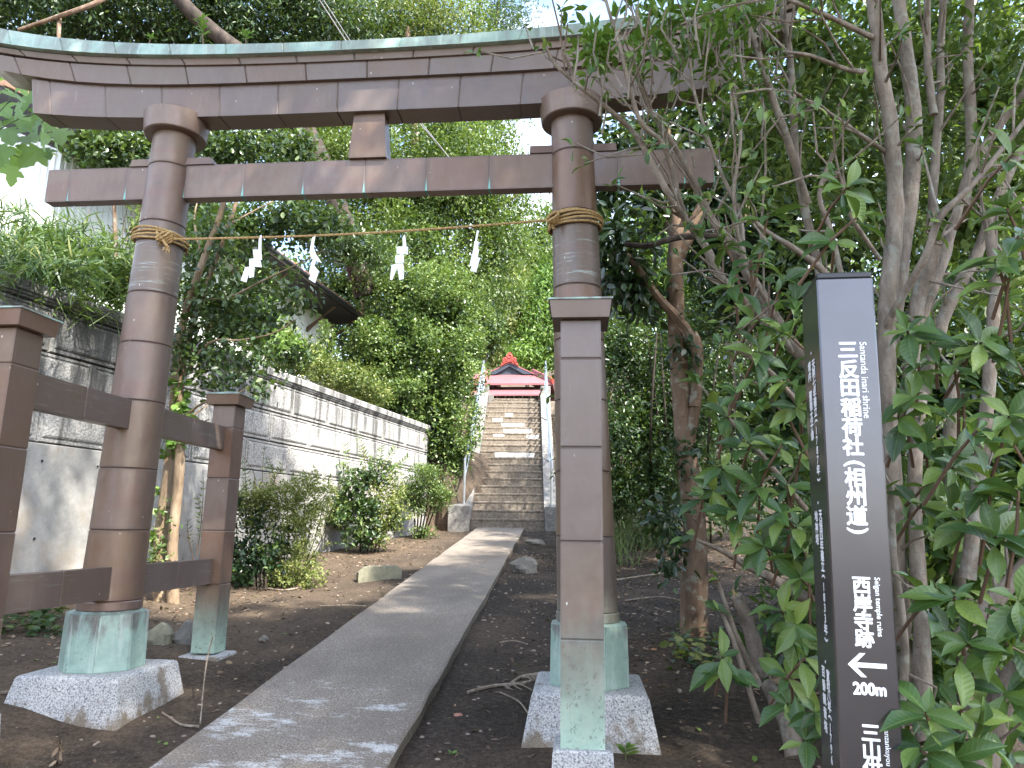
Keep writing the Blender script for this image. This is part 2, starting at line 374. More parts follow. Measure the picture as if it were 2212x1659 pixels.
class MB:
    """collects geometry (world coordinates) for one object"""
    def __init__(s): s.v = []; s.f = []
    def add(s, verts, faces):
        b = len(s.v); s.v.extend([tuple(map(float, p)) for p in verts]); s.f.extend([tuple(i + b for i in f) for f in faces]); return s
    def box(s, c, h, rot=None, bev=0.):
        """box centred at c, half sizes h; rot: 3x3 of axes as rows; bev cuts its edges"""
        A = np.array(rot if rot is not None else np.eye(3), float); c = np.array(c, float); h = np.array(h, float)
        if not bev:
            P = [c + A.T @ (h * np.array(q)) for q in ((-1,-1,-1),(1,-1,-1),(1,1,-1),(-1,1,-1),(-1,-1,1),(1,-1,1),(1,1,1),(-1,1,1))]
            return s.add(P, [(3,2,1,0),(4,5,6,7),(0,1,5,4),(1,2,6,5),(2,3,7,6),(3,0,4,7)])
        P = []; F = []; idx = {}
        for sx in (-1, 1):
            for sy in (-1, 1):
                for sz in (-1, 1):
                    q = np.array((sx, sy, sz))
                    for ax in range(3):
                        w = h - bev; w[ax] = h[ax]
                        idx[sx, sy, sz, ax] = len(P); P.append(c + A.T @ (w * q))
        def qd(ax, sg):
            o1, o2 = [a for a in range(3) if a != ax]
            r = []
            for a, b in ((-1,-1),(1,-1),(1,1),(-1,1)):
                k = [0, 0, 0]; k[ax] = sg; k[o1] = a; k[o2] = b; r.append(idx[(*k, ax)])
            return tuple(r)
        for ax in range(3):
            for sg in (-1, 1): F.append(qd(ax, sg))
        for ax in range(3):
            o1, o2 = [a for a in range(3) if a != ax]
            for a in (-1, 1):
                for b in (-1, 1):
                    def kk(t, axx):
                        k = [0, 0, 0]; k[ax] = t; k[o1] = a; k[o2] = b; return idx[(*k, axx)]
                    F.append((kk(-1, o1), kk(1, o1), kk(1, o2), kk(-1, o2)))
        for sx in (-1, 1):
            for sy in (-1, 1):
                for sz in (-1, 1): F.append(tuple(idx[sx, sy, sz, a] for a in range(3)))
        return s.add(P, F)
    def rings(s, rs, cap=True):
        n = len(rs[0]); V = [p for r in rs for p in r]; F = []
        for i in range(len(rs) - 1):
            for j in range(n):
                k = (j + 1) % n
                F.append((i * n + j, i * n + k, (i + 1) * n + k, (i + 1) * n + j))
        if cap: F.append(tuple(range(n))[::-1]); F.append(tuple((len(rs) - 1) * n + j for j in range(n)))
        return s.add(V, F)
    def tube(s, path, rad, n=8, cap=True, wob=0., rng=None):
        path = [np.array(p, float) for p in path]
        if isinstance(rad, (int, float)): rad = [rad] * len(path)
        rs = []; ref = None
        for i, p in enumerate(path):
            t = path[min(i + 1, len(path) - 1)] - path[max(i - 1, 0)]; t = t / (np.linalg.norm(t) + 1e-9)
            if ref is None: ref = np.array([1, 0, 0.]) if abs(t[0]) < .8 else np.array([0, 1., 0])
            a = np.cross(t, ref); a /= np.linalg.norm(a) + 1e-9; b = np.cross(t, a); ref = np.cross(a, t)
            w = [1 + (rng.uniform(-wob, wob) if wob else 0) for _ in range(n)]
            rs.append([p + rad[i] * w[j] * (a * math.cos(2 * math.pi * j / n) + b * math.sin(2 * math.pi * j / n)) for j in range(n)])
        return s.rings(rs, cap)
    def prism(s, poly, off):
        """closed polygon (list of 3-D points) extruded by the vector off"""
        n = len(poly); off = np.array(off, float)
        V = [np.array(p, float) for p in poly]; V += [p + off for p in V]
        return s.add(V, [tuple(range(n))[::-1], tuple(range(n, 2 * n))] + [(i, (i + 1) % n, n + (i + 1) % n, n + i) for i in range(n)])
    def mesh(s, name):
        m = bpy.data.meshes.new(name); m.from_pydata(s.v, [], s.f); m.update()
        return m
    def build(s, name, mat, parent=None, smooth=False, kind=None):
        m = s.mesh(name)
        import bmesh
        bm = bmesh.new(); bm.from_mesh(m); bmesh.ops.recalc_face_normals(bm, faces=bm.faces); bm.to_mesh(m); bm.free()
        m.materials.append(MAT[mat] if isinstance(mat, str) else mat)
        if smooth:
            m.polygons.foreach_set('use_smooth', [True] * len(m.polygons))
            try: m.set_sharp_from_angle(angle=R(smooth if smooth is not True else 40))
            except Exception: pass
        o = bpy.data.objects.new(name, m); COL.objects.link(o)
        if kind: o['kind'] = kind
        return hang(o, parent)

def refine(path, k=4):
    """Catmull-Rom through the points"""
    P = [np.array(p, float) for p in path]; P = [2 * P[0] - P[1]] + P + [2 * P[-1] - P[-2]]; o = []
    for i in range(1, len(P) - 2):
        for j in range(k):
            t = j / k; a, b, c, d = P[i - 1], P[i], P[i + 1], P[i + 2]
            o.append(.5 * (2 * b + (c - a) * t + (2 * a - 5 * b + 4 * c - d) * t * t + (3 * b - a - 3 * c + d) * t ** 3))
    o.append(P[-2]); return o

# ------------------------------------------------------------------ ground
WT = np.array([math.sin(R(10.2)), math.cos(R(10.2)), 0]); WN = np.array([math.cos(R(10.2)), -math.sin(R(10.2)), 0])
WP = np.array([-4.678, 2.034, 0]); WLEN = 8.95
def sst(a, b, x):
    t = min(1, max(0, (x - a) / (b - a))); return t * t * (3 - 2 * t)
STY, STZ = 11.12, 1.185
def ground_z(x, y, rough=True):
    z = .238 + .08 * max(-8, min(y, 11.1))
    z += .11 * sst(-2.15, -2.9, x) * math.exp(-((y + .1) / 1.3) ** 2) + .05 * sst(-3.2, -4.4, x) * sst(8, 3, y)
    z += .10 * sst(1.0, 3.0, x) * sst(-1, 2, y)
    up = min(max(0, (y - 11.3) * .60), 3.45)
    if y > 26: up += min((y - 26) * .34, 14)
    xs = -1.45 - .07 * max(0, y - STY)
    if y > 11: up -= .14 * (1 if abs(x - xs) < 1.15 else 0)
    z += up
    s = (x - WP[0]) * WT[0] + (y - WP[1]) * WT[1]; d = (x - WP[0]) * WN[0] + (y - WP[1]) * WN[1]
    hill = 2.95 + .02 * math.sin(x * 2 + y) + max(0, (y - 16)) * .12
    if s < WLEN: k = sst(-.14, -.34, d)
    else: k = sst(.9, -.2, d - .12 * (s - WLEN)) * (1 if s > WLEN + .4 else sst(.1, -.25, d))
    if hill > z: z = z + (hill - z) * k
    if rough:
        z += .012 * math.sin(3.1 * x + 1.3 * math.sin(2.3 * y)) * math.sin(2.7 * y + x) + .008 * math.sin(9 * x + 4 * y) * math.sin(8 * y - 3 * x)
    return z
def axis(segs):
    o = []
    for a, b, st in segs:
        n = int(round((b - a) / st)); o += [a + (b - a) * i / n for i in range(n)]
    return o + [segs[-1][1]]
xs_ = axis([(-300, -60, 40), (-60, -16, 4), (-16, -7, .5), (-7, 4, .1), (4, 10, .5), (10, 60, 5), (60, 300, 40)])
ys_ = axis([(-300, -60, 40), (-60, -12, 6), (-12, -3.2, .4), (-3.2, 12.8, .1), (12.8, 24, .4), (24, 60, 3), (60, 420, 40)])
V = [(x, y, ground_z(x, y)) for y in ys_ for x in xs_]
nx = len(xs_)
F = [(j * nx + i, j * nx + i + 1, (j + 1) * nx + i + 1, (j + 1) * nx + i) for j in range(len(ys_) - 1) for i in range(nx - 1)]
mb = MB(); mb.v = V; mb.f = F
tag(mb.build('ground', 'soil', smooth=True), kind='structure')

def gz(x, y): return ground_z(x, y)
def G(px, py):
    """where the sight line through a survey pixel meets the ground"""
    d = CF * 1568.9 + CR * (px - 1106) - CU * (py - 829.5); d = d / np.linalg.norm(d)
    t = .5
    while t < 60:
        q = CAM + d * t
        if q[2] < ground_z(q[0], q[1], False): break
        t += .02
    return q

# path ---------------------------------------------------------------------
mb = MB()
ny = 60; rnd = random.Random(3); top = []
for i in range(ny + 1):
    y = -6.5 + (11.12 + 6.5) * i / ny; f = (y + .80) / (11.1 + .80)
    xl = -1.734 + (-2.066 + 1.734) * f; xr = -.775 + (-1.106 + .775) * f
    z = .303 + .08 * y + .003 * math.sin(i * 1.7)
    j = rnd.uniform(-.008, .008); k = rnd.uniform(-.008, .008)
    top.append([(xl + j, y, z - .16), (xl + j, y, z - .008), (xl + j + .012, y, z), (xr + k - .012, y, z), (xr + k, y, z - .010), (xr + k + rnd.uniform(-.012, .004), y, z - .16)])
for i in range(ny):
    a, b = top[i], top[i + 1]
    for j in range(5): mb.add([a[j], a[j + 1], b[j + 1], b[j]], [(0, 1, 2, 3)])
po = mb.build('path', 'path_concrete'); po.data.materials.append(MAT['path_edge'])
for f_ in po.data.polygons:
    if abs(f_.normal.z) < .5: f_.material_index = 1
tag(po, kind='structure')

# ------------------------------------------------------------------ torii
TX = -1.237
torii = empty('torii_gate', (TX, 0, .2), 'brown copper clad shrine gate with green capped lintel and low side posts', 'shrine gate')

def sleeve(fn, a, b, mid=1, e=.006, sh=.006):
    """one copper sheet bent round a member between stations a and b, its edges turned in"""
    st = [a, a + e] + [a + e + (b - a - 2 * e) * i / mid for i in range(1, mid)] + [b - e, b]
    rs = []
    for i, t in enumerate(st):
        r = np.array(fn(t), float)
        if i in (0, len(st) - 1):
            c = r.mean(0); d = r - c; l = np.linalg.norm(d, axis=1, keepdims=True); r = c + d * (1 - sh / l)
        rs.append(list(r))
    return MB().rings(rs)

def run(a, b, step, anchor):
    """stations of the sheet joints between a and b"""
    k = math.ceil((a - anchor) / step + 1e-6); o = [a]
    while anchor + k * step < b - .02:
        if anchor + k * step - a > .03: o.append(anchor + k * step)
        k += 1
    return o + [b]

def member(name, fn, stations, mat, panel='copper_sheet', mid=1, smooth=False, mats=None):
    p = hang(bpy.data.objects.new(name, None), torii); COL.objects.link(p)
    for i in range(len(stations) - 1):
        sleeve(fn, stations[i], stations[i + 1], mid).build(panel, mats[i] if mats else mat, p, smooth)
    return p

# kasagi and shimaki (upper lintel)
def shim_bot(x): d = abs(x - TX); return 3.586 + .0039 * d ** 4
def kas_bot(x): d = abs(x - TX); return 3.782 + .0056 * d ** 4
def kas_top(x): d = abs(x - TX); return 3.912 + .012 * d * d + .0036 * d ** 4
def cap_top(x): d = abs(x - TX); return 3.993 + .02 * d * d + .0038 * d ** 4
def lean(x, k): return k * (x - TX)
def box_ring(x, y0, z0, y1, z1, tilt=.0):
    """section in the YZ plane; the end tilt leans the ends outwards at the top"""
    s = tilt * (x - TX)
    return [(x, -y0, z0), (x, y0, z0), (x + s, y1, z1), (x + s, -y1, z1)]
a, b = -3.335, .861
member('lower_lintel', lambda x: box_ring(x, .078, shim_bot(x), .084, kas_bot(x) + .002, .018), run(a, b, .361, -1.408), 'copper_lintel', mid=2)
a, b = -3.66, 1.186
member('upper_lintel', lambda x: box_ring(x, .108, kas_bot(x), .125, kas_top(x) - .034, .022), run(a, b, .366, -1.596), 'copper_lintel', mid=2)
member('lintel_lip', lambda x: box_ring(x, .140, kas_top(x) - .034, .150, kas_top(x) + .004, .02), run(a - .02, b + .02, .3475, -1.30), 'copper_lintel', mid=2)
def cap_ring(x):
    zb = kas_top(x) + .004; zt = cap_top(x); s = .04 * (x - TX) * .5
    return [(x, -.185, zb), (x, .185, zb), (x + s, .178, zt - .012), (x + s, .0, zt + .05), (x + s, -.178, zt - .012)]
member('lintel_cap', cap_ring, run(a - .06, b + .06, .3475, -1.37), 'patina_cap', 'copper_cap_sheet', 2)

# nuki (tie beam)
NB, NT = 3.0885, 3.2975
member('tie_beam', lambda x: [(x, -.036, NB), (x, .036, NB), (x, .036, NT), (x, -.036, NT)], run(-3.208, .756, .366, -1.6), 'copper_nuki')
# wedges beside the pillars
def slant(x0, x1, z0, z1, w0, w1, y):
    return MB().add([(x0, -y, z0), (x1, -y, z0), (x1, y, z0), (x0, y, z0), (x0 + w0, -y * .8, z1), (x1 + w1, -y * .8, z1), (x1 + w1, y * .8, z1), (x0 + w0, y * .8, z1)], [(3, 2, 1, 0), (4, 5, 6, 7), (0, 1, 5, 4), (1, 2, 6, 5), (2, 3, 7, 6), (3, 0, 4, 7)])
for x0, x1, w0, w1 in ((-2.684, -2.55, .006, 0), (-2.37, -2.155, 0, -.03), (-.272, -.12, .002, 0), (.06, .222, 0, -.002)):
    slant(x0, x1, NT + .001, NT + .05, w0, w1, .046).build('wedge', 'copper', torii)
# central strut
slant(-1.331, -1.105, NT + .002, 3.592, .018, -.026, .058).build('central_strut', 'copper', torii)

# pillars
def pillar(name, xt, side):
    def ax(z): return xt + side * .0269 * (3.0885 - z)
    def rad(z): return .155 - (.155 - .124) * (z - .74) / (3.2 - .74)
    def ring(z, ex=0.):
        n = 40
        return [(ax(z) + (rad(z) + ex) * math.cos(2 * math.pi * i / n), (rad(z) + ex) * math.sin(2 * math.pi * i / n), z) for i in range(n)]
    seams = [.79, 1.158, 1.487, 1.861, 2.192, 2.487, 2.92, 3.283, 3.60]
    mats = ['copper'] * 8; mats[5] = 'copper_rope'
    if side > 0: mats[0] = 'copper_gray'
    p = member(name, ring, seams, 'copper', smooth=24, mats=mats)
    sleeve(lambda z: ring(z, .006), .742, .791).build('foot_sleeve', mats[0], p, 24)
    # collar ring under the lintel
    def cring(z): return [(ax(z) + (.176 + (z - 3.5) * .1) * math.cos(2 * math.pi * i / 48), (.176 + (z - 3.5) * .1) * math.sin(2 * math.pi * i / 48), z) for i in range(48)]
    sleeve(cring, 3.492, 3.622).build('collar', 'copper', p, 24)
    # octagonal boot
    c = ax(.6)
    def oct_(r): return lambda z: [(c + r(z) * math.cos(math.pi / 4 * i + math.pi / 8), r(z) * math.sin(math.pi / 4 * i + math.pi / 8), z) for i in range(8)]
    boot = hang(bpy.data.objects.new('octagonal_boot', None), torii); COL.objects.link(boot)
    O0, O1, O2 = (oct_(lambda z: .206)(.447), oct_(lambda z: .2005)(.728), oct_(lambda z: .158)(.744))
    for i in range(8):
        j = (i + 1) % 8
        A_, B_, C_, D_ = (np.array(q) for q in (O0[i], O0[j], O1[j], O1[i])); gp = .006
        u_ = (B_ - A_) / np.linalg.norm(B_ - A_)
        n_ = np.array([u_[1], -u_[0], 0]); n_ = n_ if n_ @ ((A_ + B_) / 2 - np.array([c, 0, .447])) > 0 else -n_
        quad = [A_ + u_ * .0012, B_ - u_ * .0012, C_ - u_ * .0012, D_ + u_ * .0012]
        inn = [q - n_ * .012 for q in quad]; m_q = sum(quad) / 4
        face = [q + (m_q - q) * .03 + n_ * .0025 for q in quad]
        MB().rings([inn, quad, face]).build('boot_plate', 'patina', boot)
    MB().rings([O1, oct_(lambda z: .203)(.731), O2]).build('boot_lid', 'patina_cap', boot)
    # granite footing
    mb = MB()
    def sq(h, z, n=4): return [(c + sx * h, sy * h, z) for sx, sy in ((-1, -1), (1, -1), (1, 1), (-1, 1))]
    mb.rings([sq(.345, .06), sq(.272, .428), sq(.266, .440), sq(.252, .447)])
    mb.build('granite_footing', 'granite', p)
    return ax
axL = pillar('pillar', -2.453, -1)
axR = pillar('pillar', -.0205, 1)

# side posts and rails
def post(x, y, front, mat):
    p = hang(bpy.data.objects.new('side_post', None), torii); COL.objects.link(p)
    h = .079
    seams = [.36, .80, 1.151, 1.5045, 1.854, 2.012]
    for i in range(5):
        sleeve(lambda z: [(x - h, y - h, z), (x + h, y - h, z), (x + h, y + h, z), (x - h, y + h, z)], seams[i], seams[i + 1]).build('copper_sheet', mat, p)
    mb = MB()
    def sq(w, z): return [(x - w, y - w, z), (x + w, y - w, z), (x + w, y + w, z), (x - w, y + w, z)]
    mb.rings([sq(.112, 2.0125), sq(.121, 2.082)])
    mb.build('post_cap', mat, p)
    MB().rings([sq(.127, 2.083), sq(.127, 2.090), sq(.02, 2.118)]).build('cap_lid', 'patina', p)
    MB().rings([sq(.17 if y > 0 else .128, .05), sq(.134 if y > 0 else .106, .345 if y > 0 else .425), sq(.126 if y > 0 else .100, .352 if y > 0 else .432)]).build('granite_footing', 'granite', p)
    return x
pxL, pxR = -2.462, .0095
for x, y, m_ in ((pxL, 1.031, 'copper_post'), (pxL, -.985, 'copper_post'), (pxR, 1.031, 'copper_gray'), (pxR, -.985, 'copper_gray')):
    post(x, y, y < 0, m_)
for xc, axf in ((pxL, axL), (pxR, axR)):
    for z0, z1 in ((1.698, 1.857), (.806, .967)):
        for y0, y1, jt in ((-.906, -.092, -.5), (.092, .952, .52)):
            xr = xc - .01
            member('side_rail', lambda y: [(xr - .034, y, z0), (xr + .034, y, z0), (xr + .034, y, z1), (xr - .034, y, z1)], [y0, jt, y1], 'copper_rail')

# sprouts on the roof are added with the plants
# ------------------------------------------------------------------ rope and paper streamers
rope = empty('straw_rope', tuple((-1.237, -.13, 2.80)), 'twisted straw rope tied round both copper pillars below the tie beam', 'rope')
RZL, RZR = 2.735, 2.80
rr = random.Random(5)
def coil(ax, zc, n, r0, name, drop):
    for k in range(n):
        path = []
        for i in range(41):
            a = 2 * math.pi * i / 40
            z = zc + (k - (n - 1) / 2) * .0135 + .010 * math.sin(a + k * 1.1) + drop * math.cos(a - .2)
            rad = r0 + .005 * (k % 2) + .002 * math.sin(5 * a + k)
            path.append((ax(zc) + rad * math.cos(a), rad * math.sin(a), z))
        MB().tube(path, .0072, 7, False).build('rope_coil', 'rope', rope, True)
coil(axL, 2.832, 4, .146, 'rope_coil', -.012)
coil(axR, 2.875, 5, .146, 'rope_coil', .006)
A = np.array([axL(2.8) + .125, -.10, 2.803]); B = np.array([axR(2.86) - .13, -.09, 2.868])
def rope_pt(t): return A + (B - A) * t + np.array([0, -.02 * math.sin(math.pi * t), -.032 * math.sin(math.pi * t)])
for ph in (0, 2.1, 4.2):
    path = []
    for i in range(241):
        t = i / 240; q = rope_pt(t); a = ph + i * .62
        path.append(q + .0032 * np.array([0, math.cos(a), math.sin(a)]))
    MB().tube(path, .0042, 5).build('rope_strand', 'rope', rope, True)
for cx, cz, sgn in ((A[0] - .02, 2.805, 1), (B[0] + .01, 2.862, -1)):       # knots
    for k in range(4):
        path = [(cx + .03 * math.cos(i * .7 + k), -.115 - .012 * k % 2 + .014 * math.sin(i * .9 + k), cz + .03 * math.sin(i * .7 + k * 1.3)) for i in range(10)]
        MB().tube(refine(path, 2), .0075, 6).build('knot', 'rope', rope, True)
def fray(p0, n, length, spread, seed):
    q = random.Random(seed); mb = MB()
    for _ in range(n):
        d = np.array([q.uniform(-spread, spread), q.uniform(-.3, .1), -1]); l = length * q.uniform(.5, 1.1)
        mb.tube(refine([p0, np.array(p0) + d * l * .5 + [q.uniform(-.01, .01), 0, 0], np.array(p0) + d * l], 2), [.004, .004, .003, .003, .0012], 4)
    mb.build('frayed_end', 'rope', rope)
fray((-2.36, -.135, 2.80), 7, .05, .5, 1); fray((-2.325, -.15, 2.75), 10, .055, .45, 2)
MB().tube(refine([(-2.40, -.145, 2.83), (-2.36, -.152, 2.79), (-2.335, -.152, 2.755), (-2.322, -.15, 2.74)], 3), .008, 7).build('rope_end', 'rope', rope, True)
fray((B[0] + .0, -.12, 2.85), 12, .06, .5, 3)

FOLDS = {   # outlines of the folded strips, survey pixels
 'left': [[(558.6, 510), (565, 507), (565, 540), (567, 562), (557.5, 561), (557, 540)], [(547.5, 540), (558, 539), (564, 576), (550.5, 576)], [(537, 558.6), (552, 558), (549.5, 599), (537, 600)], [(530, 577), (540, 575), (532, 609.5), (521, 607)]],
 'wave': [[(674.7, 511.4), (682, 510.7), (677.3, 533), (683, 547.6), (680, 555), (671, 551), (667.3, 544), (671, 525)], [(671, 551), (682, 548), (694, 566.7), (684, 564), (673, 558.6)], [(674.7, 560.5), (684.7, 562.3), (678, 579), (673, 594.7), (666, 588)], [(671, 575), (678.4, 573.4), (687.6, 584.4), (680, 611), (667.3, 603.6), (673, 592)]],
 'twin': [[(869, 513), (874.6, 506), (880, 543), (873, 547), (869.5, 533)], [(858, 534), (880.5, 531), (880.5, 548), (857.5, 549)], [(854, 553.7), (872, 547), (873, 567), (854.5, 568)], [(854.8, 553.7), (871, 550), (873, 567.3), (854.8, 569)], [(845.5, 571.5), (862.7, 570.8), (847, 605), (841.5, 603)], [(857.5, 570.8), (871, 569), (872, 601.5), (862.6, 605)]],
 'slim': [[(1030, 497), (1035, 499), (1028.5, 526.4), (1025, 526.4)], [(1025, 521), (1034, 521), (1032, 543.5), (1021.6, 547)], [(1021.6, 540), (1036, 540), (1028, 572), (1013, 574)], [(1025, 553.7), (1037, 555.4), (1028.5, 588), (1016, 586)]]}
def streamer(t, kind, lbl):
    top = rope_pt(t)
    p = empty('paper_streamer', tuple(top), lbl, 'paper streamer', 'zigzag paper streamers hanging from the straw rope')
    for i, pl in enumerate(FOLDS[kind]):
        P = [spot(px, py, top[1] - .007 - .006 * (i % 2)) for px, py in pl]
        cx = sum(q[0] for q in P) / len(P)
        P = [q + np.array([0, (.35 if i % 2 else -.35) * (q[0] - cx), 0]) for q in P]
        MB().prism(P, (0, .0012, 0)).build('paper_fold', 'paper', p)
def rt(px): return (px - A[0]) / (B[0] - A[0])
streamer(rt(-1.788), 'left', 'white paper streamer nearest the left pillar, its folds stepping down to the left')
streamer(rt(-1.474), 'wave', 'white paper streamer with a wavy single tail, second from the left pillar')
streamer(rt(-.959), 'twin', 'white paper streamer ending in two spread tails, third from the left pillar')
streamer(rt(-.547), 'slim', 'short white paper streamer leaning left, nearest the right pillar')
# ------------------------------------------------------------------ retaining wall
wall = empty('retaining_wall', tuple(WP), 'long grey stone block wall with moulded coping over a stained concrete base', 'wall')
def wpt(s, d, z): return WP * np.array([1, 1, 0]) + WT * s + WN * d + np.array([0, 0, z])
def block_mesh(l, h, name):
    def rect(i, d): return [(-l / 2 + i, d, -h / 2 + i), (l / 2 - i, d, -h / 2 + i), (l / 2 - i, d, h / 2 - i), (-l / 2 + i, d, h / 2 - i)]
    mb = MB(); mb.rings([rect(0, -.05), rect(.004, -.014), rect(.010, 0), rect(.030, 0), rect(.036, -.010), rect(.046, -.010), rect(.054, .004), rect(.070, .012)])
    o = mb.build(name, 'wall_block'); m = o.data; bpy.data.objects.remove(o); return m
BW = Matrix(((WT[0], WN[0], 0, 0), (WT[1], WN[1], 0, 0), (0, 0, 1, 0), (0, 0, 0, 1)))
cache = {}
def put_block(s0, s1, z0, z1):
    k = (round(s1 - s0, 3), round(z1 - z0, 3))
    if k not in cache: cache[k] = block_mesh(s1 - s0 - .008, z1 - z0 - .008, 'wall_block')
    o = bpy.data.objects.new('wall_block', cache[k]); COL.objects.link(o); hang(o, wall)
    c = wpt((s0 + s1) / 2, 0, (z0 + z1) / 2); o.matrix_basis = Matrix.Translation(Vector(c)) @ BW
for z0, z1, off in ((1.87, 2.275, 2.918), (2.275, 2.672, 3.41), (2.672, 3.078, 2.918)):
    k = -6; st = []
    while off + .976 * k < WLEN - .05: st.append(off + .976 * k); k += 1
    st.append(WLEN)
    st = [s for s in st if s > -3.2]
    for i in range(len(st) - 1): put_block(st[i], st[i + 1], z0, z1)
prof = [(-.24, 3.08), (-.01, 3.08), (.010, 3.088), (.010, 3.104), (.026, 3.112), (.026, 3.130), (.046, 3.142), (.050, 3.222), (.040, 3.236), (-.24, 3.244)]
k = -6
while 3.464 + .968 * k < WLEN:
    s0 = 3.464 + .968 * k; s1 = min(s0 + .968, WLEN + .04); k += 1
    if s1 < -2.5: continue
    sleeve(lambda t: [wpt(t, d, z) for d, z in prof], s0 + .002, s1 - .002, e=.006, sh=.006).build('coping_stone', 'wall_block', wall)
for i, (s0, s1, d) in enumerate(((-3.4, -.30, .002), (-.30, 4.86, .0), (4.86, WLEN, .012))):
    sleeve(lambda t: [wpt(t, -.22, -.3), wpt(t, d, -.3), wpt(t, d, 1.858), wpt(t, d - .012, 1.867), wpt(t, -.22, 1.867)], s0 + .003, s1 - .003, e=.01, sh=.006).build('concrete_panel', 'wall_concrete', wall)
mb = MB()
mb.prism([wpt(-3.3, -.235, 1.86), wpt(WLEN - .01, -.235, 1.86), wpt(WLEN - .01, -.052, 1.86), wpt(-3.3, -.052, 1.86)], (0, 0, 1.22))
mb.prism([wpt(WLEN - .25, -3.5, -.2), wpt(WLEN - .02, -3.5, -.2), wpt(WLEN - .02, -.245, -.2), wpt(WLEN - .25, -.245, -.2)], (0, 0, 3.2))
plain('hole_dark', (.02, .02, .02), .9)
mb.build('wall_core', 'hole_dark', wall)
for px, py in ((90, 996), (210, 1008), (397, 1025), (73, 1164), (197, 1165), (386, 1157), (40, 1045), (560, 1050)):
    d = CF * 1568.9 + CR * (px - 1106) - CU * (py - 829.5); t_ = ((WP - CAM) @ WN) / (d @ WN); q = CAM + d * t_
    n_ = 10; s_ = (q - WP) @ WT
    rg = lambda r, dd: [wpt(s_ + r * math.cos(2 * math.pi * i / n_), dd, q[2] + r * math.sin(2 * math.pi * i / n_)) for i in range(n_)]
    o = MB().rings([rg(.021, .0), rg(.019, .006), rg(.014, .006)], False).build('tie_hole', 'wall_concrete', wall)
    MB().rings([rg(.0145, -.002), rg(.0145, .003)]).build('hole_shade', 'hole_dark', o)  # dark disc stands in for the shade inside the open hole

# ------------------------------------------------------------------ stairs
SD = np.array([-.070, 1, 0]); SD /= np.linalg.norm(SD); SR = np.array([SD[1], -SD[0], 0])
S0 = np.array([-1.455, STY, STZ]); RISE, TREAD, NST = .1845, .292, 20
stairs = empty('stone_stairs', tuple(S0), 'steep worn concrete stairway climbing between sloping side walls to the red roofed shrine', 'stairs')
ROT = np.array([SR, SD, [0, 0, 1]])
def spt(u, y, z): return S0 + SR * u + SD * y + np.array([0, 0, z])
rnd = random.Random(8)
steps = []
for k in range(NST):
    w = .752 if k < NST - 1 else .60
    zt = RISE * (k + 1) - (.04 if k == NST - 1 else 0); y0 = TREAD * k
    mb = MB()
    prof_ = [(y0 + .012, zt - RISE - .12), (y0 + .012, zt - .045), (y0 + .003, zt - .040), (y0, zt - .010), (y0 + .008, zt), (y0 + TREAD + .05, zt), (y0 + TREAD + .05, zt - RISE - .12)]
    j = [rnd.uniform(-.004, .004) for _ in range(8)]
    rs = []
    for i in range(8):
        u = -w + 2 * w * i / 7
        rs.append([spt(u, y + (j[i] if q in (2, 3) else 0), z + (j[i] * .8 if q in (3, 4) else 0)) for q, (y, z) in enumerate(prof_)])
    mb.rings(rs)
    steps.append(mb.build('step', 'stair_concrete', stairs))
# top landing
MB().box(spt(0, TREAD * 20 + 3.2, RISE * 20 - .25), (2.6, 3.2, .2), ROT).build('landing', 'stair_concrete', stairs)
for sd in (-1, 1):
    a, b = sd * .756, sd * 1.02
    n_ = NST - 1
    poly = [(0.25, -.3), (0.25, RISE + .20), (TREAD * n_, RISE * n_ + .30), (TREAD * n_ + .5, RISE * n_ + .30), (TREAD * n_ + .5, -.3)]
    P = [spt(min(a, b), y, z) for y, z in poly]
    MB().prism(P, SR * abs(b - a)).build('side_wall', 'cheek_concrete', stairs)
    c = sd * .975
    mb = MB(); sqr = lambda h, z: [spt(c + x * h, .02 + y * h, z) for x, y in ((-1, -1), (1, -1), (1, 1), (-1, 1))]
    mb.rings([sqr(.215, -.25), sqr(.215, .42), sqr(.205, .435), sqr(.03, .475)]); mb.build('plinth', 'cheek_concrete', stairs)
    mb = MB(); mb.box(spt(sd * .90, TREAD * n_ + .36, RISE * n_ + .37), (.15, .14, .20), ROT, .01); mb.build('top_block', 'cheek_concrete', stairs)
MB().box(spt(-.68, TREAD * 19.2 + .2, RISE * 19 + .16), (.07, .12, .12), ROT, .008).build('top_block', 'cheek_concrete', stairs)
def patch(k, x0, x1, top, bot, seed):
    q = random.Random(seed); y0 = TREAD * (k - 1); zb = RISE * (k - 1)
    ua = (spot(x0, 950, S0[1] + y0)[0] - (S0 + SD * y0)[0]); ub = (spot(x1, 950, S0[1] + y0)[0] - (S0 + SD * y0)[0])
    n = 9; up = [(ua + (ub - ua) * i / n, top - (.0 if 0 < i < n else .03)) for i in range(n + 1)]
    dn = [(ua + (ub - ua) * (i / n * .94 + .03), bot + q.uniform(0, .035) + (.05 if i in (0, n) else 0)) for i in range(n, -1, -1)]
    P = [spt(u, y0 + .0075, zb + RISE * v) for u, v in up + dn]
    MB().prism(P, SD * .012).build('pale_patch', 'white_patch', steps[k - 1])
patch(10, 1068, 1156, .92, .08, 1); patch(14, 1086, 1149, .97, .1, 2); patch(15, 1081, 1133, .95, .3, 3)
patch(16, 1063, 1086, .95, .2, 4); patch(17, 1090, 1107, .9, .15, 5); patch(13, 1065, 1090, .97, .4, 6); patch(13, 1137, 1165, .97, .2, 7)

